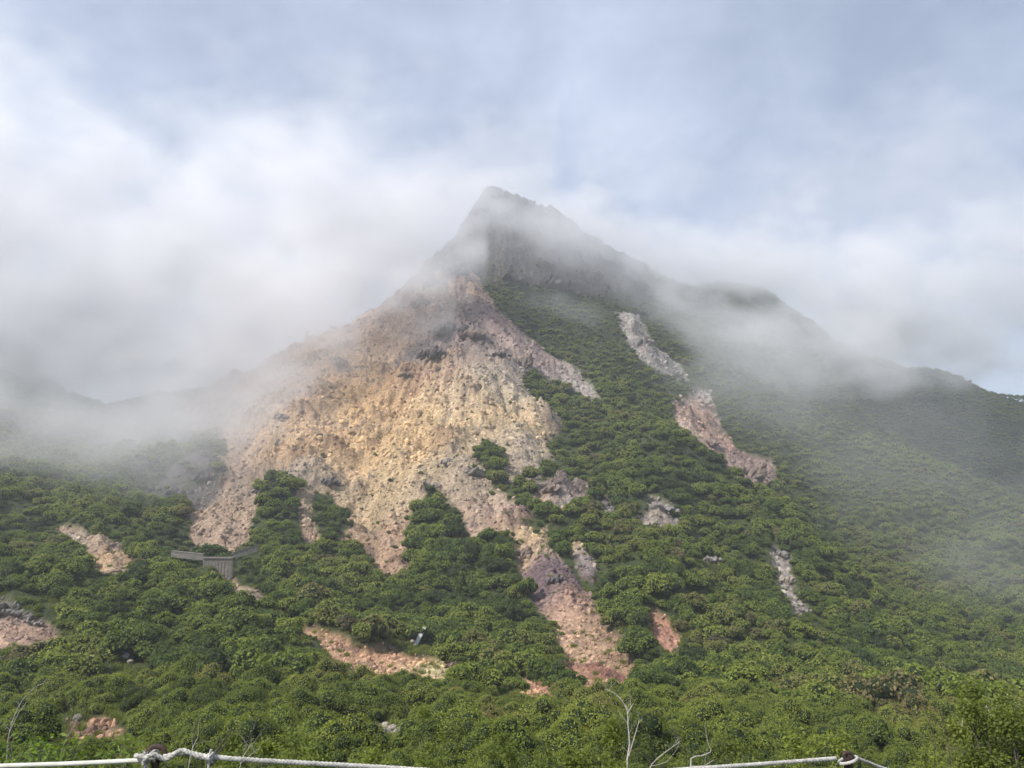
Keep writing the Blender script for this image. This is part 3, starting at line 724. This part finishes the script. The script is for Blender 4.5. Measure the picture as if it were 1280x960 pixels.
# ------------------------------------------------------------------ clouds: one density grid in metres, and the thin haze
def up(a, n, ax):
    """smooth resampling of a coarse lattice along one axis"""
    m = a.shape[ax]; x = np.linspace(0, m - 1.001, n); i = x.astype(int); f = x - i; f = f * f * (3 - 2 * f)
    sh = [1, 1, 1]; sh[ax] = n; f = f.reshape(sh).astype(np.float32)
    return np.take(a, i, ax) * (1 - f) + np.take(a, i + 1, ax) * f


X0, X1, Y0, Y1, Z0, Z1, VX = -640, 800, 190, 930, -90, 430, 4.0
NX, NY, NZ = int((X1 - X0) / VX), int((Y1 - Y0) / VX), int((Z1 - Z0) / VX)
crng = np.random.default_rng(12)


def vol_noise(wl, octv, gain=0.5, stretch=(1, 1, 1)):
    s = np.zeros((NX, NY, NZ), np.float32); a = 1.0; tot = 0
    for o in range(octv):
        l = crng.uniform(-1, 1, [max(3, int(q * VX / (wl * st)) + 3) for q, st in zip((NX, NY, NZ), stretch)]).astype(np.float32)
        s += a * up(up(up(l, NX, 0), NY, 1), NZ, 2); tot += a * a; a *= gain; wl *= 0.5
    return s / math.sqrt(tot) * 1.6


N1 = vol_noise(150, 5, 0.62, (1.2, 1, .8)); N2 = vol_noise(50, 4, 0.76, (1.35, 1, .9))
gxs = (X0 + (np.arange(NX) + 0.5) * VX).astype(np.float32)[:, None, None]; gys = (Y0 + (np.arange(NY) + 0.5) * VX).astype(np.float32)[None, :, None]; gzs = (Z0 + (np.arange(NZ) + 0.5) * VX).astype(np.float32)[None, None, :]
DEN = np.zeros((NX, NY, NZ), np.float32)
BLOBS = [  # direction, distance, half sizes in metres, density, raggedness
 # the great bank on the left
 (60, 300, 520, 210, 130, 84, .018, .7), (230, 310, 500, 150, 100, 70, .020, .7), (360, 315, 490, 96, 80, 44, .020, .8), (450, 310, 530, 70, 60, 34, .016, .9),
 (150, 400, 450, 150, 80, 50, .016, .7), (250, 430, 460, 100, 60, 44, .013, .9), (10, 440, 450, 90, 50, 34, .010, .9), (-100, 320, 520, 130, 100, 70, .018, .8),
 (140, 468, 420, 130, 50, 44, .024, .6), (290, 440, 455, 60, 40, 34, .012, .9), (60, 560, 345, 110, 40, 32, .006, 1.0), (180, 545, 345, 60, 40, 24, .005, 1.1), (230, 495, 400, 56, 40, 30, .013, 1.0), (80, 180, 560, 240, 110, 64, .005, 1.0), (300, 225, 540, 170, 80, 52, .007, 1.0),
 (400, 380, 460, 48, 35, 16, .006, 1.0), (490, 268, 570, 70, 50, 30, .014, 1.0), (340, 480, 400, 44, 30, 22, .005, 1.1), (180, 590, 320, 70, 36, 20, .003, 1.1),
 # the veil over the summit
 (550, 275, 610, 54, 40, 34, .022, 1.0), (575, 262, 640, 44, 40, 26, .016, 1.0), (640, 290, 600, 60, 34, 20, .019, 1.0), (700, 308, 610, 64, 35, 22, .014, 1.1), (620, 330, 570, 50, 30, 16, .005, 1.1), (600, 245, 760, 90, 45, 26, .012, 1.0), (715, 262, 740, 50, 40, 24, .018, 1.0), (790, 345, 590, 56, 36, 30, .011, 1.0), (690, 375, 520, 44, 30, 18, .006, 1.1),
 # the bank on the right
 (800, 320, 690, 90, 60, 38, .010, 1.0), (880, 355, 640, 85, 60, 44, .014, 1.0), (970, 350, 650, 110, 70, 54, .018, .9), (1080, 385, 650, 120, 70, 52, .020, .9), (1180, 370, 640, 130, 80, 60, .015, .9), (1330, 370, 700, 130, 80, 56, .010, 1.0),
 (960, 425, 570, 76, 50, 32, .010, 1.0), (1040, 440, 560, 66, 40, 26, .010, 1.0), (860, 400, 570, 50, 40, 28, .010, 1.0), (1120, 425, 620, 90, 50, 32, .014, 1.0), (930, 500, 480, 44, 30, 20, .004, 1.1),
 (1290, 740, 290, 50, 36, 20, .0040, 1.0), (1150, 250, 680, 240, 110, 76, .0035, 1.0), (1060, 540, 440, 70, 50, 30, .0014, 1.1), (1230, 620, 380, 80, 50, 34, .0013, 1.1), (1150, 435, 700, 120, 50, 40, .026, .7), (1020, 385, 620, 70, 50, 34, .014, .9),
]
for u, v, Yd, hx, hy, hz, dn, rg in BLOBS:
    c = at(u, v, Yd); a0 = [int(np.clip((c[k] - h * 1.35 - o) / VX, 0, m)) for k, (h, o, m) in enumerate(((hx, X0, NX), (hy, Y0, NY), (hz, Z0, NZ)))]
    a1 = [int(np.clip((c[k] + h * 1.35 - o) / VX + 1, 0, m)) for k, (h, o, m) in enumerate(((hx, X0, NX), (hy, Y0, NY), (hz, Z0, NZ)))]
    sl = tuple(slice(p, q) for p, q in zip(a0, a1))
    if any(p >= q for p, q in zip(a0, a1)): continue
    r2 = ((gxs[sl[0]] - c[0]) / hx) ** 2 + ((gys[:, sl[1]] - c[1]) / hy) ** 2 + ((gzs[:, :, sl[2]] - c[2]) / hz) ** 2
    f = 1 - r2 / 1.7 + rg * (0.55 * N1[sl] + 0.75 * N2[sl]) - 0.15
    f = np.clip(f, 0, 1); f = f * f * (3 - 2 * f)
    DEN[sl] = np.maximum(DEN[sl], dn * f) + 0.25 * np.minimum(DEN[sl], dn * f)
DEN[:2] = DEN[-2:] = 0; DEN[:, :2] = 0; DEN[:, -2:] = 0; DEN[:, :, -2:] = 0; DEN[:, :, :2] = 0
print('cloud cells', DEN.size, 'filled', float((DEN > 1e-5).mean()))
cme = bpy.data.meshes.new('cloud'); cme.vertices.add(DEN.size); ca = cme.attributes.new('den', 'FLOAT', 'POINT'); ca.data.foreach_set('value', DEN.ravel())
cloud = bpy.data.objects.new('cloud', cme); COL.objects.link(cloud)
g = bpy.data.node_groups.new('cloud', 'GeometryNodeTree')
g.interface.new_socket('Geometry', in_out='INPUT', socket_type='NodeSocketGeometry'); g.interface.new_socket('Geometry', in_out='OUTPUT', socket_type='NodeSocketGeometry')
t = NT(g); gi = t.new('NodeGroupInput'); go = t.new('NodeGroupOutput')
sep = t.new('ShaderNodeSeparateXYZ', ins={0: t.new('GeometryNodeInputPosition').outputs[0]})
def cell(s, o, n_):
    return t.math('MINIMUM', t.math('MAXIMUM', t.math('ROUND', t.math('DIVIDE', t.math('SUBTRACT', s, o + VX / 2), VX)), 0.0), float(n_ - 1))
ix, iy, iz = cell(sep.outputs[0], X0, NX), cell(sep.outputs[1], Y0, NY), cell(sep.outputs[2], Z0, NZ)
# the running index is kept in whole numbers
def imul(a, b):
    n_ = t.new('FunctionNodeIntegerMath', operation='MULTIPLY'); t.put(n_, 0, a); n_.inputs[1].default_value = b; return n_.outputs[0]
def iadd(a, b):
    n_ = t.new('FunctionNodeIntegerMath', operation='ADD'); t.put(n_, 0, a); t.put(n_, 1, b); return n_.outputs[0]
index = iadd(iadd(imul(ix, NY * NZ), imul(iy, NZ)), iz)
si = t.new('GeometryNodeSampleIndex', data_type='FLOAT', domain='POINT', ins={'Geometry': gi.outputs[0], 'Index': index})
t.put(si, 'Value', t.new('GeometryNodeInputNamedAttribute', data_type='FLOAT', ins={'Name': 'den'}).outputs[0])
vc = t.new('GeometryNodeVolumeCube', ins={'Density': si.outputs[0], 'Background': 0.0, 'Min': (X0 + VX / 2, Y0 + VX / 2, Z0 + VX / 2), 'Max': (X1 - VX / 2, Y1 - VX / 2, Z1 - VX / 2), 'Resolution X': NX, 'Resolution Y': NY, 'Resolution Z': NZ})
mc = bpy.data.materials.new('cloud_vapour'); mc.use_nodes = True; m_ = NT(mc.node_tree); m_.n.clear()
pv = m_.new('ShaderNodeVolumePrincipled', ins={'Color': (.95, .95, .962, 1), 'Density': 1.0, 'Anisotropy': 0.1}); pv.inputs['Density Attribute'].default_value = 'density'
m_.new('ShaderNodeOutputMaterial', ins={'Volume': pv.outputs[0]}); mc.cycles.volume_interpolation = 'LINEAR'
sm = t.new('GeometryNodeSetMaterial', ins={'Geometry': vc.outputs[0], 'Material': mc}); t.put(go, 0, sm.outputs[0])
cloud.modifiers.new('vapour', 'NODES').node_group = g
tag(cloud, 'banks and torn veils of white cloud drifting round the summit', kind='stuff')

hv = [(x, y, z) for x in (-2600, 2600) for y in (-2600, 2600) for z in (-120, 470)]
hz_ = bpy.data.materials.new('haze'); hz_.use_nodes = True; m_ = NT(hz_.node_tree); m_.n.clear()
pv = m_.new('ShaderNodeVolumePrincipled', ins={'Color': (.90, .94, 1, 1), 'Density': 0.0003, 'Anisotropy': 0.2}); m_.new('ShaderNodeOutputMaterial', ins={'Volume': pv.outputs[0]})
haze = mesh_obj('haze', hv, [(0, 1, 3, 2), (4, 6, 7, 5), (0, 4, 5, 1), (2, 3, 7, 6), (0, 2, 6, 4), (1, 5, 7, 3)], hz_)
tag(haze, 'thin pale haze over the whole valley', kind='stuff')
# ------------------------------------------------------------------ ropes, posts and other small things near by
def rope_mat(name, c0, c1, sc=60):
    return simple_mat(name, c0, c1, sc, 0.9, 0.002, 'Object', 0.1)


m_rope = rope_mat('white_rope', (.30, .285, .255), (.62, .60, .55)); m_thin = rope_mat('smooth_white_rope', (.50, .49, .43), (.68, .67, .61), 25)
m_iron = simple_mat('rusty_iron', (.025, .018, .016), (.09, .055, .04), 40, 0.75, 0.003, 'Object', 0.4)
m_twig = simple_mat('charred_twig', (.03, .025, .02), (.10, .085, .07), 30, 0.9, 0.003)


def resample(pts, step):
    pts = [Vector(p) for p in pts]; out = []
    n_ = len(pts)
    for i in range(n_ - 1):
        p0, p1, p2, p3 = pts[max(i - 1, 0)], pts[i], pts[i + 1], pts[min(i + 2, n_ - 1)]
        k = max(2, int((p2 - p1).length / step))
        for j in range(k):
            q = j / k
            out.append(0.5 * ((2 * p1) + (p2 - p0) * q + (2 * p0 - 5 * p1 + 4 * p2 - p3) * q * q + (3 * p1 - p0 - 3 * p2 + p3) * q ** 3))
    out.append(pts[-1]); return out


def twisted(mb, pts, r, pitch=5.2, strands=3, step=None, phase=0.0, seg=6):
    ps = resample(pts, step or r * 0.8); s = 0.0; up_ = Vector((0, 0, 1)); tr = [[] for _ in range(strands)]
    for i, p in enumerate(ps):
        d = (ps[min(i + 1, len(ps) - 1)] - ps[max(i - 1, 0)]).normalized()
        u_ = d.cross(up_)
        u_ = (u_ if u_.length > .05 else d.cross(Vector((1, 0, 0)))).normalized(); w_ = d.cross(u_)
        if i: s += (p - ps[i - 1]).length
        for k in range(strands):
            a = phase + 2 * math.pi * (s / (pitch * r) + k / strands); tr[k].append(p + (u_ * math.cos(a) + w_ * math.sin(a)) * r * 0.5)
    for q in tr: mb.tube(q, r * 0.56, seg)
    return mb


def V3(u, v, Yd): return Vector(at(u, v, Yd))


YP, YR = 1.90, 2.35
pz = V3(195, 946, YP); pr = V3(1060, 948, YR)
def iron_post(p, label, ring=0.02, shaft=.0085, cap=0.0):
    o = empty('rope_post', (p.x, p.y, 0.0)); h_ = p.z
    MB().tube([(0, 0, -.3), (0, 0, h_ - 0.012), (0, 0, h_ - .012 + cap)], [shaft] * 3, 12).build('shaft', m_iron, o)
    pts_ = [(ring * math.cos(a), 0.0, h_ + 0.008 + ring * .75 * math.sin(a)) for a in np.linspace(-math.pi * .5, math.pi * 1.5, 19)]
    MB().tube(pts_, .0062, 8).build('eye_ring', m_iron, o); return tag(o, label, 'post', 'iron posts holding the guide rope')


iron_post(pz, 'rusty iron post with an eye ring inside the large frayed rope knot')
iron_post(pr, 'rusty iron post with white rope looped around its top, near right corner', .011, .013, .016)
o = MB().tube(resample([V3(-420, 972, 2.3), V3(-150, 964, 2.1), V3(0, 957.5, 2.0), V3(90, 954.5, 1.95), V3(184, 950, YP)], .03), .0052, 10).build('rope', m_thin)
tag(o, 'thin smooth white rope running left from the frayed knot', 'rope')
mb = MB(); twisted(mb, [V3(205, 946, YP - .01), V3(232, 941, YP), V3(262, 946, YP), V3(330, 951, YP + .02), V3(430, 956.5, YP + .06), V3(520, 962, YP + .1), V3(690, 973, YP + .2), V3(860, 961.5, YR - .12), V3(960, 954.5, YR - .06), V3(1045, 948, YR - .01)], .0058)
o = mb.build('rope', m_rope); tag(o, 'thick twisted white rope sagging between the two iron posts', 'rope')
# the knot: several turns of rope and a second length laid along the first
mb = MB(); c0 = V3(190, 946, YP)
turns = []
for k in range(30):
    a = k / 29 * 2 * math.pi * 2.6; turns.append(c0 + Vector((-.010 + .016 * math.cos(a) + .010 * math.sin(a * .5), .018 * math.sin(a), .006 * math.sin(a * 1.3) + .004 * math.cos(a * .7))))
twisted(mb, turns, .0055); twisted(mb, [V3(184, 962, YP - .02), V3(180, 952, YP - .025), V3(190, 943, YP - .03), V3(206, 949, YP - .02), V3(216, 944, YP - .02), V3(228, 938, YP - .015), V3(246, 945, YP - .015), V3(262, 948, YP - .012)], .0058, phase=1)
for k in range(46):
    a = random.uniform(0, 6.28); p = c0 + Vector((random.uniform(-.022, .012), -.012, random.uniform(-.006, .012))); e_ = p + Vector((math.cos(a), -.3, math.sin(a))) * random.uniform(.006, .014)
    mb.tube([p, p.lerp(e_, .5) + Vector((0, -.003, .001)), e_], [.0007, .0006, .0003], 3)
mb.build('knot', m_rope, o)
mb = MB(); c1_ = V3(263, 948, YP)
for k in range(4):
    mb.tube([c1_ + Vector((-.006 + .004 * k, .0085 * math.cos(a), .0098 * math.sin(a))) for a in np.linspace(0, 6.28, 12)], .0024, 5)
for q in ((.004, -.008, .022), (-.002, -.01, -.04), (.006, -.01, -.045), (.010, -.008, .016)):
    mb.tube(resample([c1_ + Vector((0, -.008, 0)), c1_ + Vector((q[0] * .3, q[1], q[2] * .5)), c1_ + Vector(q)], .006), .0028, 5)
mb.build('lashing', m_rope, o)
mb = MB(); twisted(mb, [pr + Vector((.03, .0, -.001)), V3(1085, 953, YR + .03), V3(1110, 962, YR + .1), V3(1200, 985, YR + .4)], .0050)
o = mb.build('rope', m_rope); tag(o, 'white rope dropping away to the right of the right post', 'rope')
mb = MB(); lp = [pr + Vector((.026 * math.cos(a), -.018 * math.sin(a) - .002, .008 * math.cos(a * 1.0) - .004)) for a in np.linspace(math.pi, 3.6 * math.pi, 26)]
twisted(mb, lp, .0046); mb.build('loop', m_rope, o)


def grow(mb, p, d, L_, r0, depth, rr, spread=.5, bend=.18, tips=None, kids=(2, 3), shrink=(.45, .7)):
    n_ = 5; pts_ = [p]; dd = d.normalized()
    for k in range(n_):
        dd = (dd + Vector((rr.uniform(-1, 1), rr.uniform(-1, 1), rr.uniform(-.5, .9))) * bend).normalized(); pts_.append(pts_[-1] + dd * L_ / n_)
    mb.tube(pts_, [r0 * (1 - .62 * k / n_) for k in range(n_ + 1)], 5 if r0 > .004 else 3)
    if tips is not None: tips += pts_[2:]
    if depth:
        for _ in range(rr.randint(*kids)):
            q = rr.randint(2, n_); d2 = (dd + Vector((rr.uniform(-1, 1), rr.uniform(-1, 1), rr.uniform(-.3, .9))) * spread).normalized()
            grow(mb, pts_[q], d2, L_ * rr.uniform(*shrink), r0 * .45, depth - 1, rr, spread, bend, tips, kids, shrink)


def chain(mb, uvs, Yd, r0, r1):
    pts_ = resample([V3(u, v, Yd + k * .03) for k, (u, v) in enumerate(uvs)], .12); n_ = len(pts_)
    mb.tube(pts_, [r0 + (r1 - r0) * k / (n_ - 1) for k in range(n_)], 6); return pts_


def to_ground(u, v, Yd):
    p = V3(u, v, Yd); return (u, v), float(land(np.array([p.x]), np.array([p.y]))[0])


# the bleached sapling and other leafless stems
def stem(label, chains, Yd, r, mat, seed, side=10, name='bare_sapling', sl=.35):
    rr = random.Random(seed); mb = MB()
    b = V3(*chains[0][0], Yd); g_ = float(land(np.array([b.x]), np.array([b.y]))[0]) - .1
    mb.tube([(b.x, b.y, g_), b.lerp(Vector((b.x, b.y, g_)), .5) + Vector((.04, 0, 0)), b], [r * 1.5, r * 1.25, r], 6)
    for k, c in enumerate(chains):
        pts_ = chain(mb, c, Yd, r if k == 0 else r * .6, r * .2)
        for _ in range(side if k == 0 else side // 2):
            q = rr.randrange(len(pts_) // 4, len(pts_)); grow(mb, pts_[q], Vector((rr.uniform(-.8, .8), rr.uniform(-.5, .5), rr.uniform(.3, 1))), sl * rr.uniform(.5, 1.1), r * .22, 1, rr, .6)
    o_ = mb.build(name, mat); tag(o_, label, 'dead sapling' if mat == m_pale else 'bare stem'); return o_


stem('bleached leafless sapling forking near the top, right of the red chute foot', [[(786, 975), (784, 950), (787, 930), (785, 905), (784, 888), (776, 874), (766, 865), (756, 862)], [(786, 945), (792, 925), (797, 908), (799, 898)], [(784, 893), (789, 884), (792, 879)]], 9.0, .011, m_pale, 3, 7, sl=.13)
stem('pale bare stem leaning right beside the bleached sapling', [[(806, 975), (815, 955), (832, 940), (846, 930), (850, 926)], [(812, 958), (832, 953), (842, 942)]], 9.5, .007, m_pale, 5, 5, sl=.15)
stem('thin angular grey twig just above the rope, left of the right post', [[(864, 972), (864, 948), (876, 945), (888, 940), (888, 935)], [(864, 958), (880, 957), (892, 950)]], 6.0, .007, m_pale, 6, 3, sl=.2)
stem('long pale curved stem arching up at the lower left edge', [[(8, 975), (10, 925), (18, 895), (28, 875), (45, 858), (62, 852)], [(12, 915), (24, 890), (38, 872)]], 14.0, .012, m_pale, 8, 7, sl=.3)
stem('slim pale stem rising from the rocks left of the knot', [[(74, 975), (78, 935), (88, 915), (97, 900)]], 14.0, .010, m_pale, 9, 5, sl=.4)
stem('pale thin stalk curving out of the left corner tree at lower right', [[(1200, 960), (1203, 900), (1206, 874), (1213, 858)]], 8.6, .006, m_pale, 14, 2, sl=.3)
stem('charred forked twig sticking up behind the rope lashing', [[(250, 990), (264, 950), (274, 935), (284, 920), (292, 911)], [(268, 945), (280, 934), (288, 923)]], 2.5, .0052, m_twig, 11, 3, 'dead_twig', .06)
stem('dry thin stalks leaning right of the charred twig', [[(295, 985), (302, 950), (309, 938), (313, 930)], [(300, 955), (318, 940), (326, 934)]], 4.0, .003, m_pale, 12, 4, 'dead_twig', .12)
stem('dry stalk between the knot and the charred twig', [[(232, 985), (238, 945), (243, 930), (247, 922)]], 3.6, .003, m_pale, 13, 3, 'dead_twig', .1)


# leafy young trees close by: stems with real leaves
def leafy(name, label, cat, u, v, Yd, height, nst, seed, lmat, bark, leaf=.022, per=9, lean=.25, depth=2, dens=1.0, bare=0.0, width=.3):
    rr = random.Random(seed); b = V3(u, v, Yd); g_ = float(land(np.array([b.x]), np.array([b.y]))[0]) - .05
    o_ = empty(name, (b.x, b.y, g_)); mb = MB(); lv, lf = [], []
    rise = b.z - g_
    for k in range(nst):
        tips = []; off = Vector((rr.gauss(0, width), rr.gauss(0, width), 0)); L_ = (rise + height * rr.uniform(.55, 1.0))
        grow(mb, off, Vector((rr.uniform(-lean, lean) * .5, rr.uniform(-lean, lean) * .5, 1)), L_, .007 + .003 * L_, depth, rr, .8, .07, tips, (6, 9), (.07, .16))
        if rr.random() < bare: continue
        for tp in tips:
            if tp.z < rise * .45: continue
            for _ in range(per):
                c_ = tp + Vector((rr.gauss(0, 1), rr.gauss(0, 1), rr.gauss(0, .8))) * leaf * 2.6
                a_ = Vector((rr.gauss(0, 1), rr.gauss(0, 1), rr.gauss(0, .6))).normalized(); n_ = Vector((rr.gauss(0, .6), rr.gauss(0, .6) - .2, 1)).normalized(); w_ = a_.cross(n_).normalized(); s_ = leaf * rr.uniform(.6, 1.3); i0 = len(lv)
                lv += [c_ - a_ * s_, c_ - w_ * s_ * .45 + n_ * s_ * .1, c_ + a_ * s_ * 1.1, c_ + w_ * s_ * .45 + n_ * s_ * .1]; lf.append((i0, i0 + 1, i0 + 2, i0 + 3))
    mb.build('trunk', bark, o_)
    if not lf: lv, lf = [Vector((0, 0, rise)), Vector((.03, 0, rise)), Vector((.03, 0, rise + .03)), Vector((0, 0, rise + .03))], [(0, 1, 2, 3)]
    me = fast_mesh('crown', np.array([tuple(q) for q in lv]), np.array(lf)); me.materials.append(lmat); c_ = bpy.data.objects.new('crown', me); COL.objects.link(c_); c_.parent = o_
    tag(o_, label, cat); print(label, len(lf)); return o_


m_ylw = leaf_mat('yellowish_leaf', [(0.2, (.12, .155, .028, 1)), (0.6, (.18, .21, .040, 1)), (0.9, (.22, .22, .06, 1))], transl=.35)
leafy('young_tree', 'upright leafy young tree filling the lower right corner', 'young tree', 1266, 945, 8.0, .38, 15, 21, m_ylw, m_bark, .021, 3, .2, width=.16)
leafy('young_tree', 'leafy young tree with bare shoots left of the corner tree', 'young tree', 1210, 965, 8.6, .34, 13, 22, m_ylw, m_bark, .021, 3, .2, bare=.2, width=.18)
leafy('young_tree', 'sparse grey shoots standing out of the lower right corner tree', 'young tree', 1252, 925, 9.5, .3, 8, 23, m_ylw, m_pale, .02, 2, .2, bare=.7, width=.25)
leafy('young_tree', 'low leafy sprout at the right bottom edge left of the young trees', 'young tree', 1150, 1005, 8.0, .2, 6, 24, m_ylw, m_bark, .022, 7, .3, width=.3)
leafy('young_tree', 'thin dark stemmed young tree with sparse leaves below the ochre bank', 'young tree', 545, 948, 24.0, 1.0, 3, 25, m_near, m_bark, .04, 3, .35, width=.12)
for k, (u, v, Yd, lab) in enumerate(((28, 985, 5.2, 'fresh bright leaves at the very lower left corner'), (62, 990, 5.6, 'fresh bright leafy sprig under the lower left rocks'), (95, 992, 5.0, 'small bright leafy sprig left of the knot'))):
    leafy('leafy_shoot', lab, 'shoot', u, v, Yd, .16, 9, 40 + k, m_bright, m_bark, .020, 5, .4, depth=1, width=.11)
for k, (u, v, Yd, hh, lab) in enumerate(((350, 965, 9, .25, 'leafy bush top just above the rope right of the charred twig'), (440, 960, 11, .4, 'leafy bush top above the middle left of the rope'), (640, 958, 12, .35, 'leafy bush top at the bottom centre between rope ends'), (720, 968, 9, .3, 'leafy bush top left of the bleached sapling foot'), (930, 956, 12, .3, 'leafy bush top left of the right post'), (1110, 968, 9, .3, 'leafy bush top right of the right post'), (150, 958, 12, .3, 'leafy bush top between the lower left rocks and the knot'))):
    leafy('leafy_bush', lab, 'bush', u, v + 22, Yd, hh, 7, 60 + k, m_near if k % 2 else m_ylw, m_bark, .024, 5, .5, depth=2, width=.45)

# ------------------------------------------------------------------ things built on the mountain
m_conc = simple_mat('grey_concrete', (.14, .125, .11), (.26, .235, .20), 0.8, 0.9, 0.04); m_steel = simple_mat('grey_steel', (.12, .11, .10), (.24, .22, .19), 1.5, .7, .02, 'Object', .3)
m_slab = simple_mat('weathered_slab', (.58, .58, .55), (.78, .78, .75), 1.2, .85, .03)


def box(x0, x1, y0, y1, z0, z1):
    v = [(x, y, z) for x in (x0, x1) for y in (y0, y1) for z in (z0, z1)]
    return v, [(0, 1, 3, 2), (4, 6, 7, 5), (0, 4, 5, 1), (2, 3, 7, 6), (0, 2, 6, 4), (1, 5, 7, 3)]


p0 = cast([(273, 713)], land)[0]; Yd = p0[1] - 1.0; k_ = Yd / F
dm = empty('check_dam', V3(273, 713, Yd)); d0 = dm.location
def rel(u, v, y=0.0): return V3(u, v, Yd + y) - d0
mb = MB(); a, b = rel(254, 698), rel(291, 698); lo = rel(273, 716).z - 1.5
mb.add(box(a.x, b.x, 0, 1.2, lo, a.z)); mb.build('spillway_wall', m_conc, dm)
mb = MB()
for q in np.linspace(a.x + .4, b.x - .4, 9): mb.add(box(q - .12, q + .12, -.10, -.003, lo, a.z - .5))
mb.build('upright_rib', m_conc, dm)
mb = MB(); mb.add(box(a.x - .1, b.x + .1, -.35, 1.3, a.z + .003, a.z + .35)); mb.build('crest_beam', m_conc, dm)
for (u0, v0, u1, v1, dy0, dy1) in ((214, 689, 254, 693, 2.5, 1.3), (291, 691, 322, 682, 1.3, 3.5)):
    q0, q1 = rel(u0, v0, dy0), rel(u1, v1, dy1); th = Vector((0, 1.0, 0)); vs = []
    for q in (q0, q1):
        for y_ in (0, 1):
            for z_ in (q.z - 1.7, q.z): vs.append(Vector((q.x, q.y + y_, z_)))
    mb = MB().add((vs, box(0, 1, 0, 1, 0, 1)[1])); w_ = mb.build('wing_wall', m_steel, dm)
    mb = MB(); vs = []
    for q in (q0, q1):
        for y_ in (-.12, 1.12):
            for z_ in (q.z + .003, q.z + .16): vs.append(Vector((q.x, q.y + y_, z_)))
    mb.add((vs, box(0, 1, 0, 1, 0, 1)[1])).build('coping', m_conc, w_)
tag(dm, 'low grey check dam with two wing walls at the foot of the pink gully', 'dam')

p0 = cast([(519, 806)], land)[0]; Yd = p0[1] - .5; s_ = Yd / F
sl = empty('leaning_slab', V3(520, 805, Yd)); mb = MB(); W_, H_ = 5.2 * s_, 19 * s_
sh_ = .48
vs, fs = box(-W_ / 2, W_ / 2, -.2, .2, -1.2, H_); vs = [(x + z * sh_, y + z * .3, z) for x, y, z in vs]; MB().add((vs, fs)).build('slab', m_slab, sl)
mb = MB(); 
for x in (-W_ * .36, W_ * .36): mb.add(([(a_ + c_ * sh_, b_ + c_ * .3, c_) for a_, b_, c_ in box(x - .09, x + .09, .203, .5, -1.2, H_ * .97)[0]], box(0, 1, 0, 1, 0, 1)[1]))
mb.build('rail', m_steel, sl); tag(sl, 'pale weathered slab leaning upright in the thicket above the ochre bank', 'slab')
for k, (u, v, w, lab) in enumerate(((516, 806, 7, 'whitish boulder at the foot of the leaning slab'), (156, 826, 9, 'pale grey boulder among lower left shrubs, upper of a pair'), (162, 834, 7, 'white boulder under the pale grey one in the lower left shrubs'), (97, 897, 12, 'flat bluish rock slab above the lower left orange soil'), (78, 905, 7, 'dull grey boulder left of the orange soil patch'), (125, 935, 13, 'broad grey boulder at the bottom of the orange soil patch'), (420, 914, 12, 'flat pale stone at the left end of the grassy tread'), (490, 910, 10, 'flat pale stone at the right end of the grassy tread'))):
    q = cast([(u, v + w * .3)], land)[0]; d_ = np.hypot(q[0], q[1]); s_ = w / F * d_ / 1.8
    me = rock_mesh('boulder', 700 + k, pale_mat if k in (0, 2, 6, 7) else boulder_mat, 2, .25, (1, .8, .65)); o_ = bpy.data.objects.new('boulder', me); COL.objects.link(o_)
    lift = .9 if k in (0, 1, 2) else .1
    o_.location = (q[0], q[1], float(land(q[0:1], q[1:2])[0]) + .3 * s_ + lift); o_.scale = (s_, s_, s_ * 1.1); o_.rotation_euler = (0, 0, random.uniform(0, 6)); tag(o_, lab, 'boulder')

# short grass on the near slope
gx_, gy_ = jitter(9, 120, 1.15, .85); ga_ = jitter(120, 260, 1.7, .8); gx_, gy_ = np.r_[gx_, ga_[0]], np.r_[gy_, ga_[1]]; r_, c_, _d = masks(gx_, gy_); k = rng.uniform(0, 1, len(gx_)) < .55 * (1 - r_ * .8); gx_, gy_ = gx_[k], gy_[k]
rr = random.Random(5); lv, lf = [], []
for _ in range(90):
    a_ = rr.uniform(0, 6.28); d_ = Vector((math.cos(a_), math.sin(a_), 0)); b_ = Vector((rr.gauss(0, .35), rr.gauss(0, .35), -.05)); h_ = rr.uniform(.35, .8); w_ = Vector((-d_.y, d_.x, 0)) * .03; i0 = len(lv)
    lv += [b_ - w_, b_ + w_, b_ + d_ * h_ * .25 + Vector((0, 0, h_ * .7)) + w_ * .7, b_ + d_ * h_ * .25 + Vector((0, 0, h_ * .7)) - w_ * .7, b_ + d_ * h_ * .6 + Vector((0, 0, h_))]; lf += [(i0, i0 + 1, i0 + 2, i0 + 3), (i0 + 3, i0 + 2, i0 + 4)]
q_ = cast([(300, 930)])[0]; tuft = mesh_obj('grass_tuft', lv, lf, m_ylw); tuft.location = (q_[0], q_[1], float(land(q_[0:1], q_[1:2])[0])); tag(tuft, 'tuft of long grass above the rope right of the knot', 'grass tuft')
gr = gn_instances('grass', np.c_[gx_, gy_, land(gx_, gy_)], np.c_[np.zeros((len(gx_), 2)), rng.uniform(0, 6.28, len(gx_))], np.repeat(rng.uniform(.6, 1.3, len(gx_))[:, None], 3, 1), np.zeros(len(gx_)), [tuft])
tag(gr, 'long green grass between the shrubs of the near slope', kind='stuff')
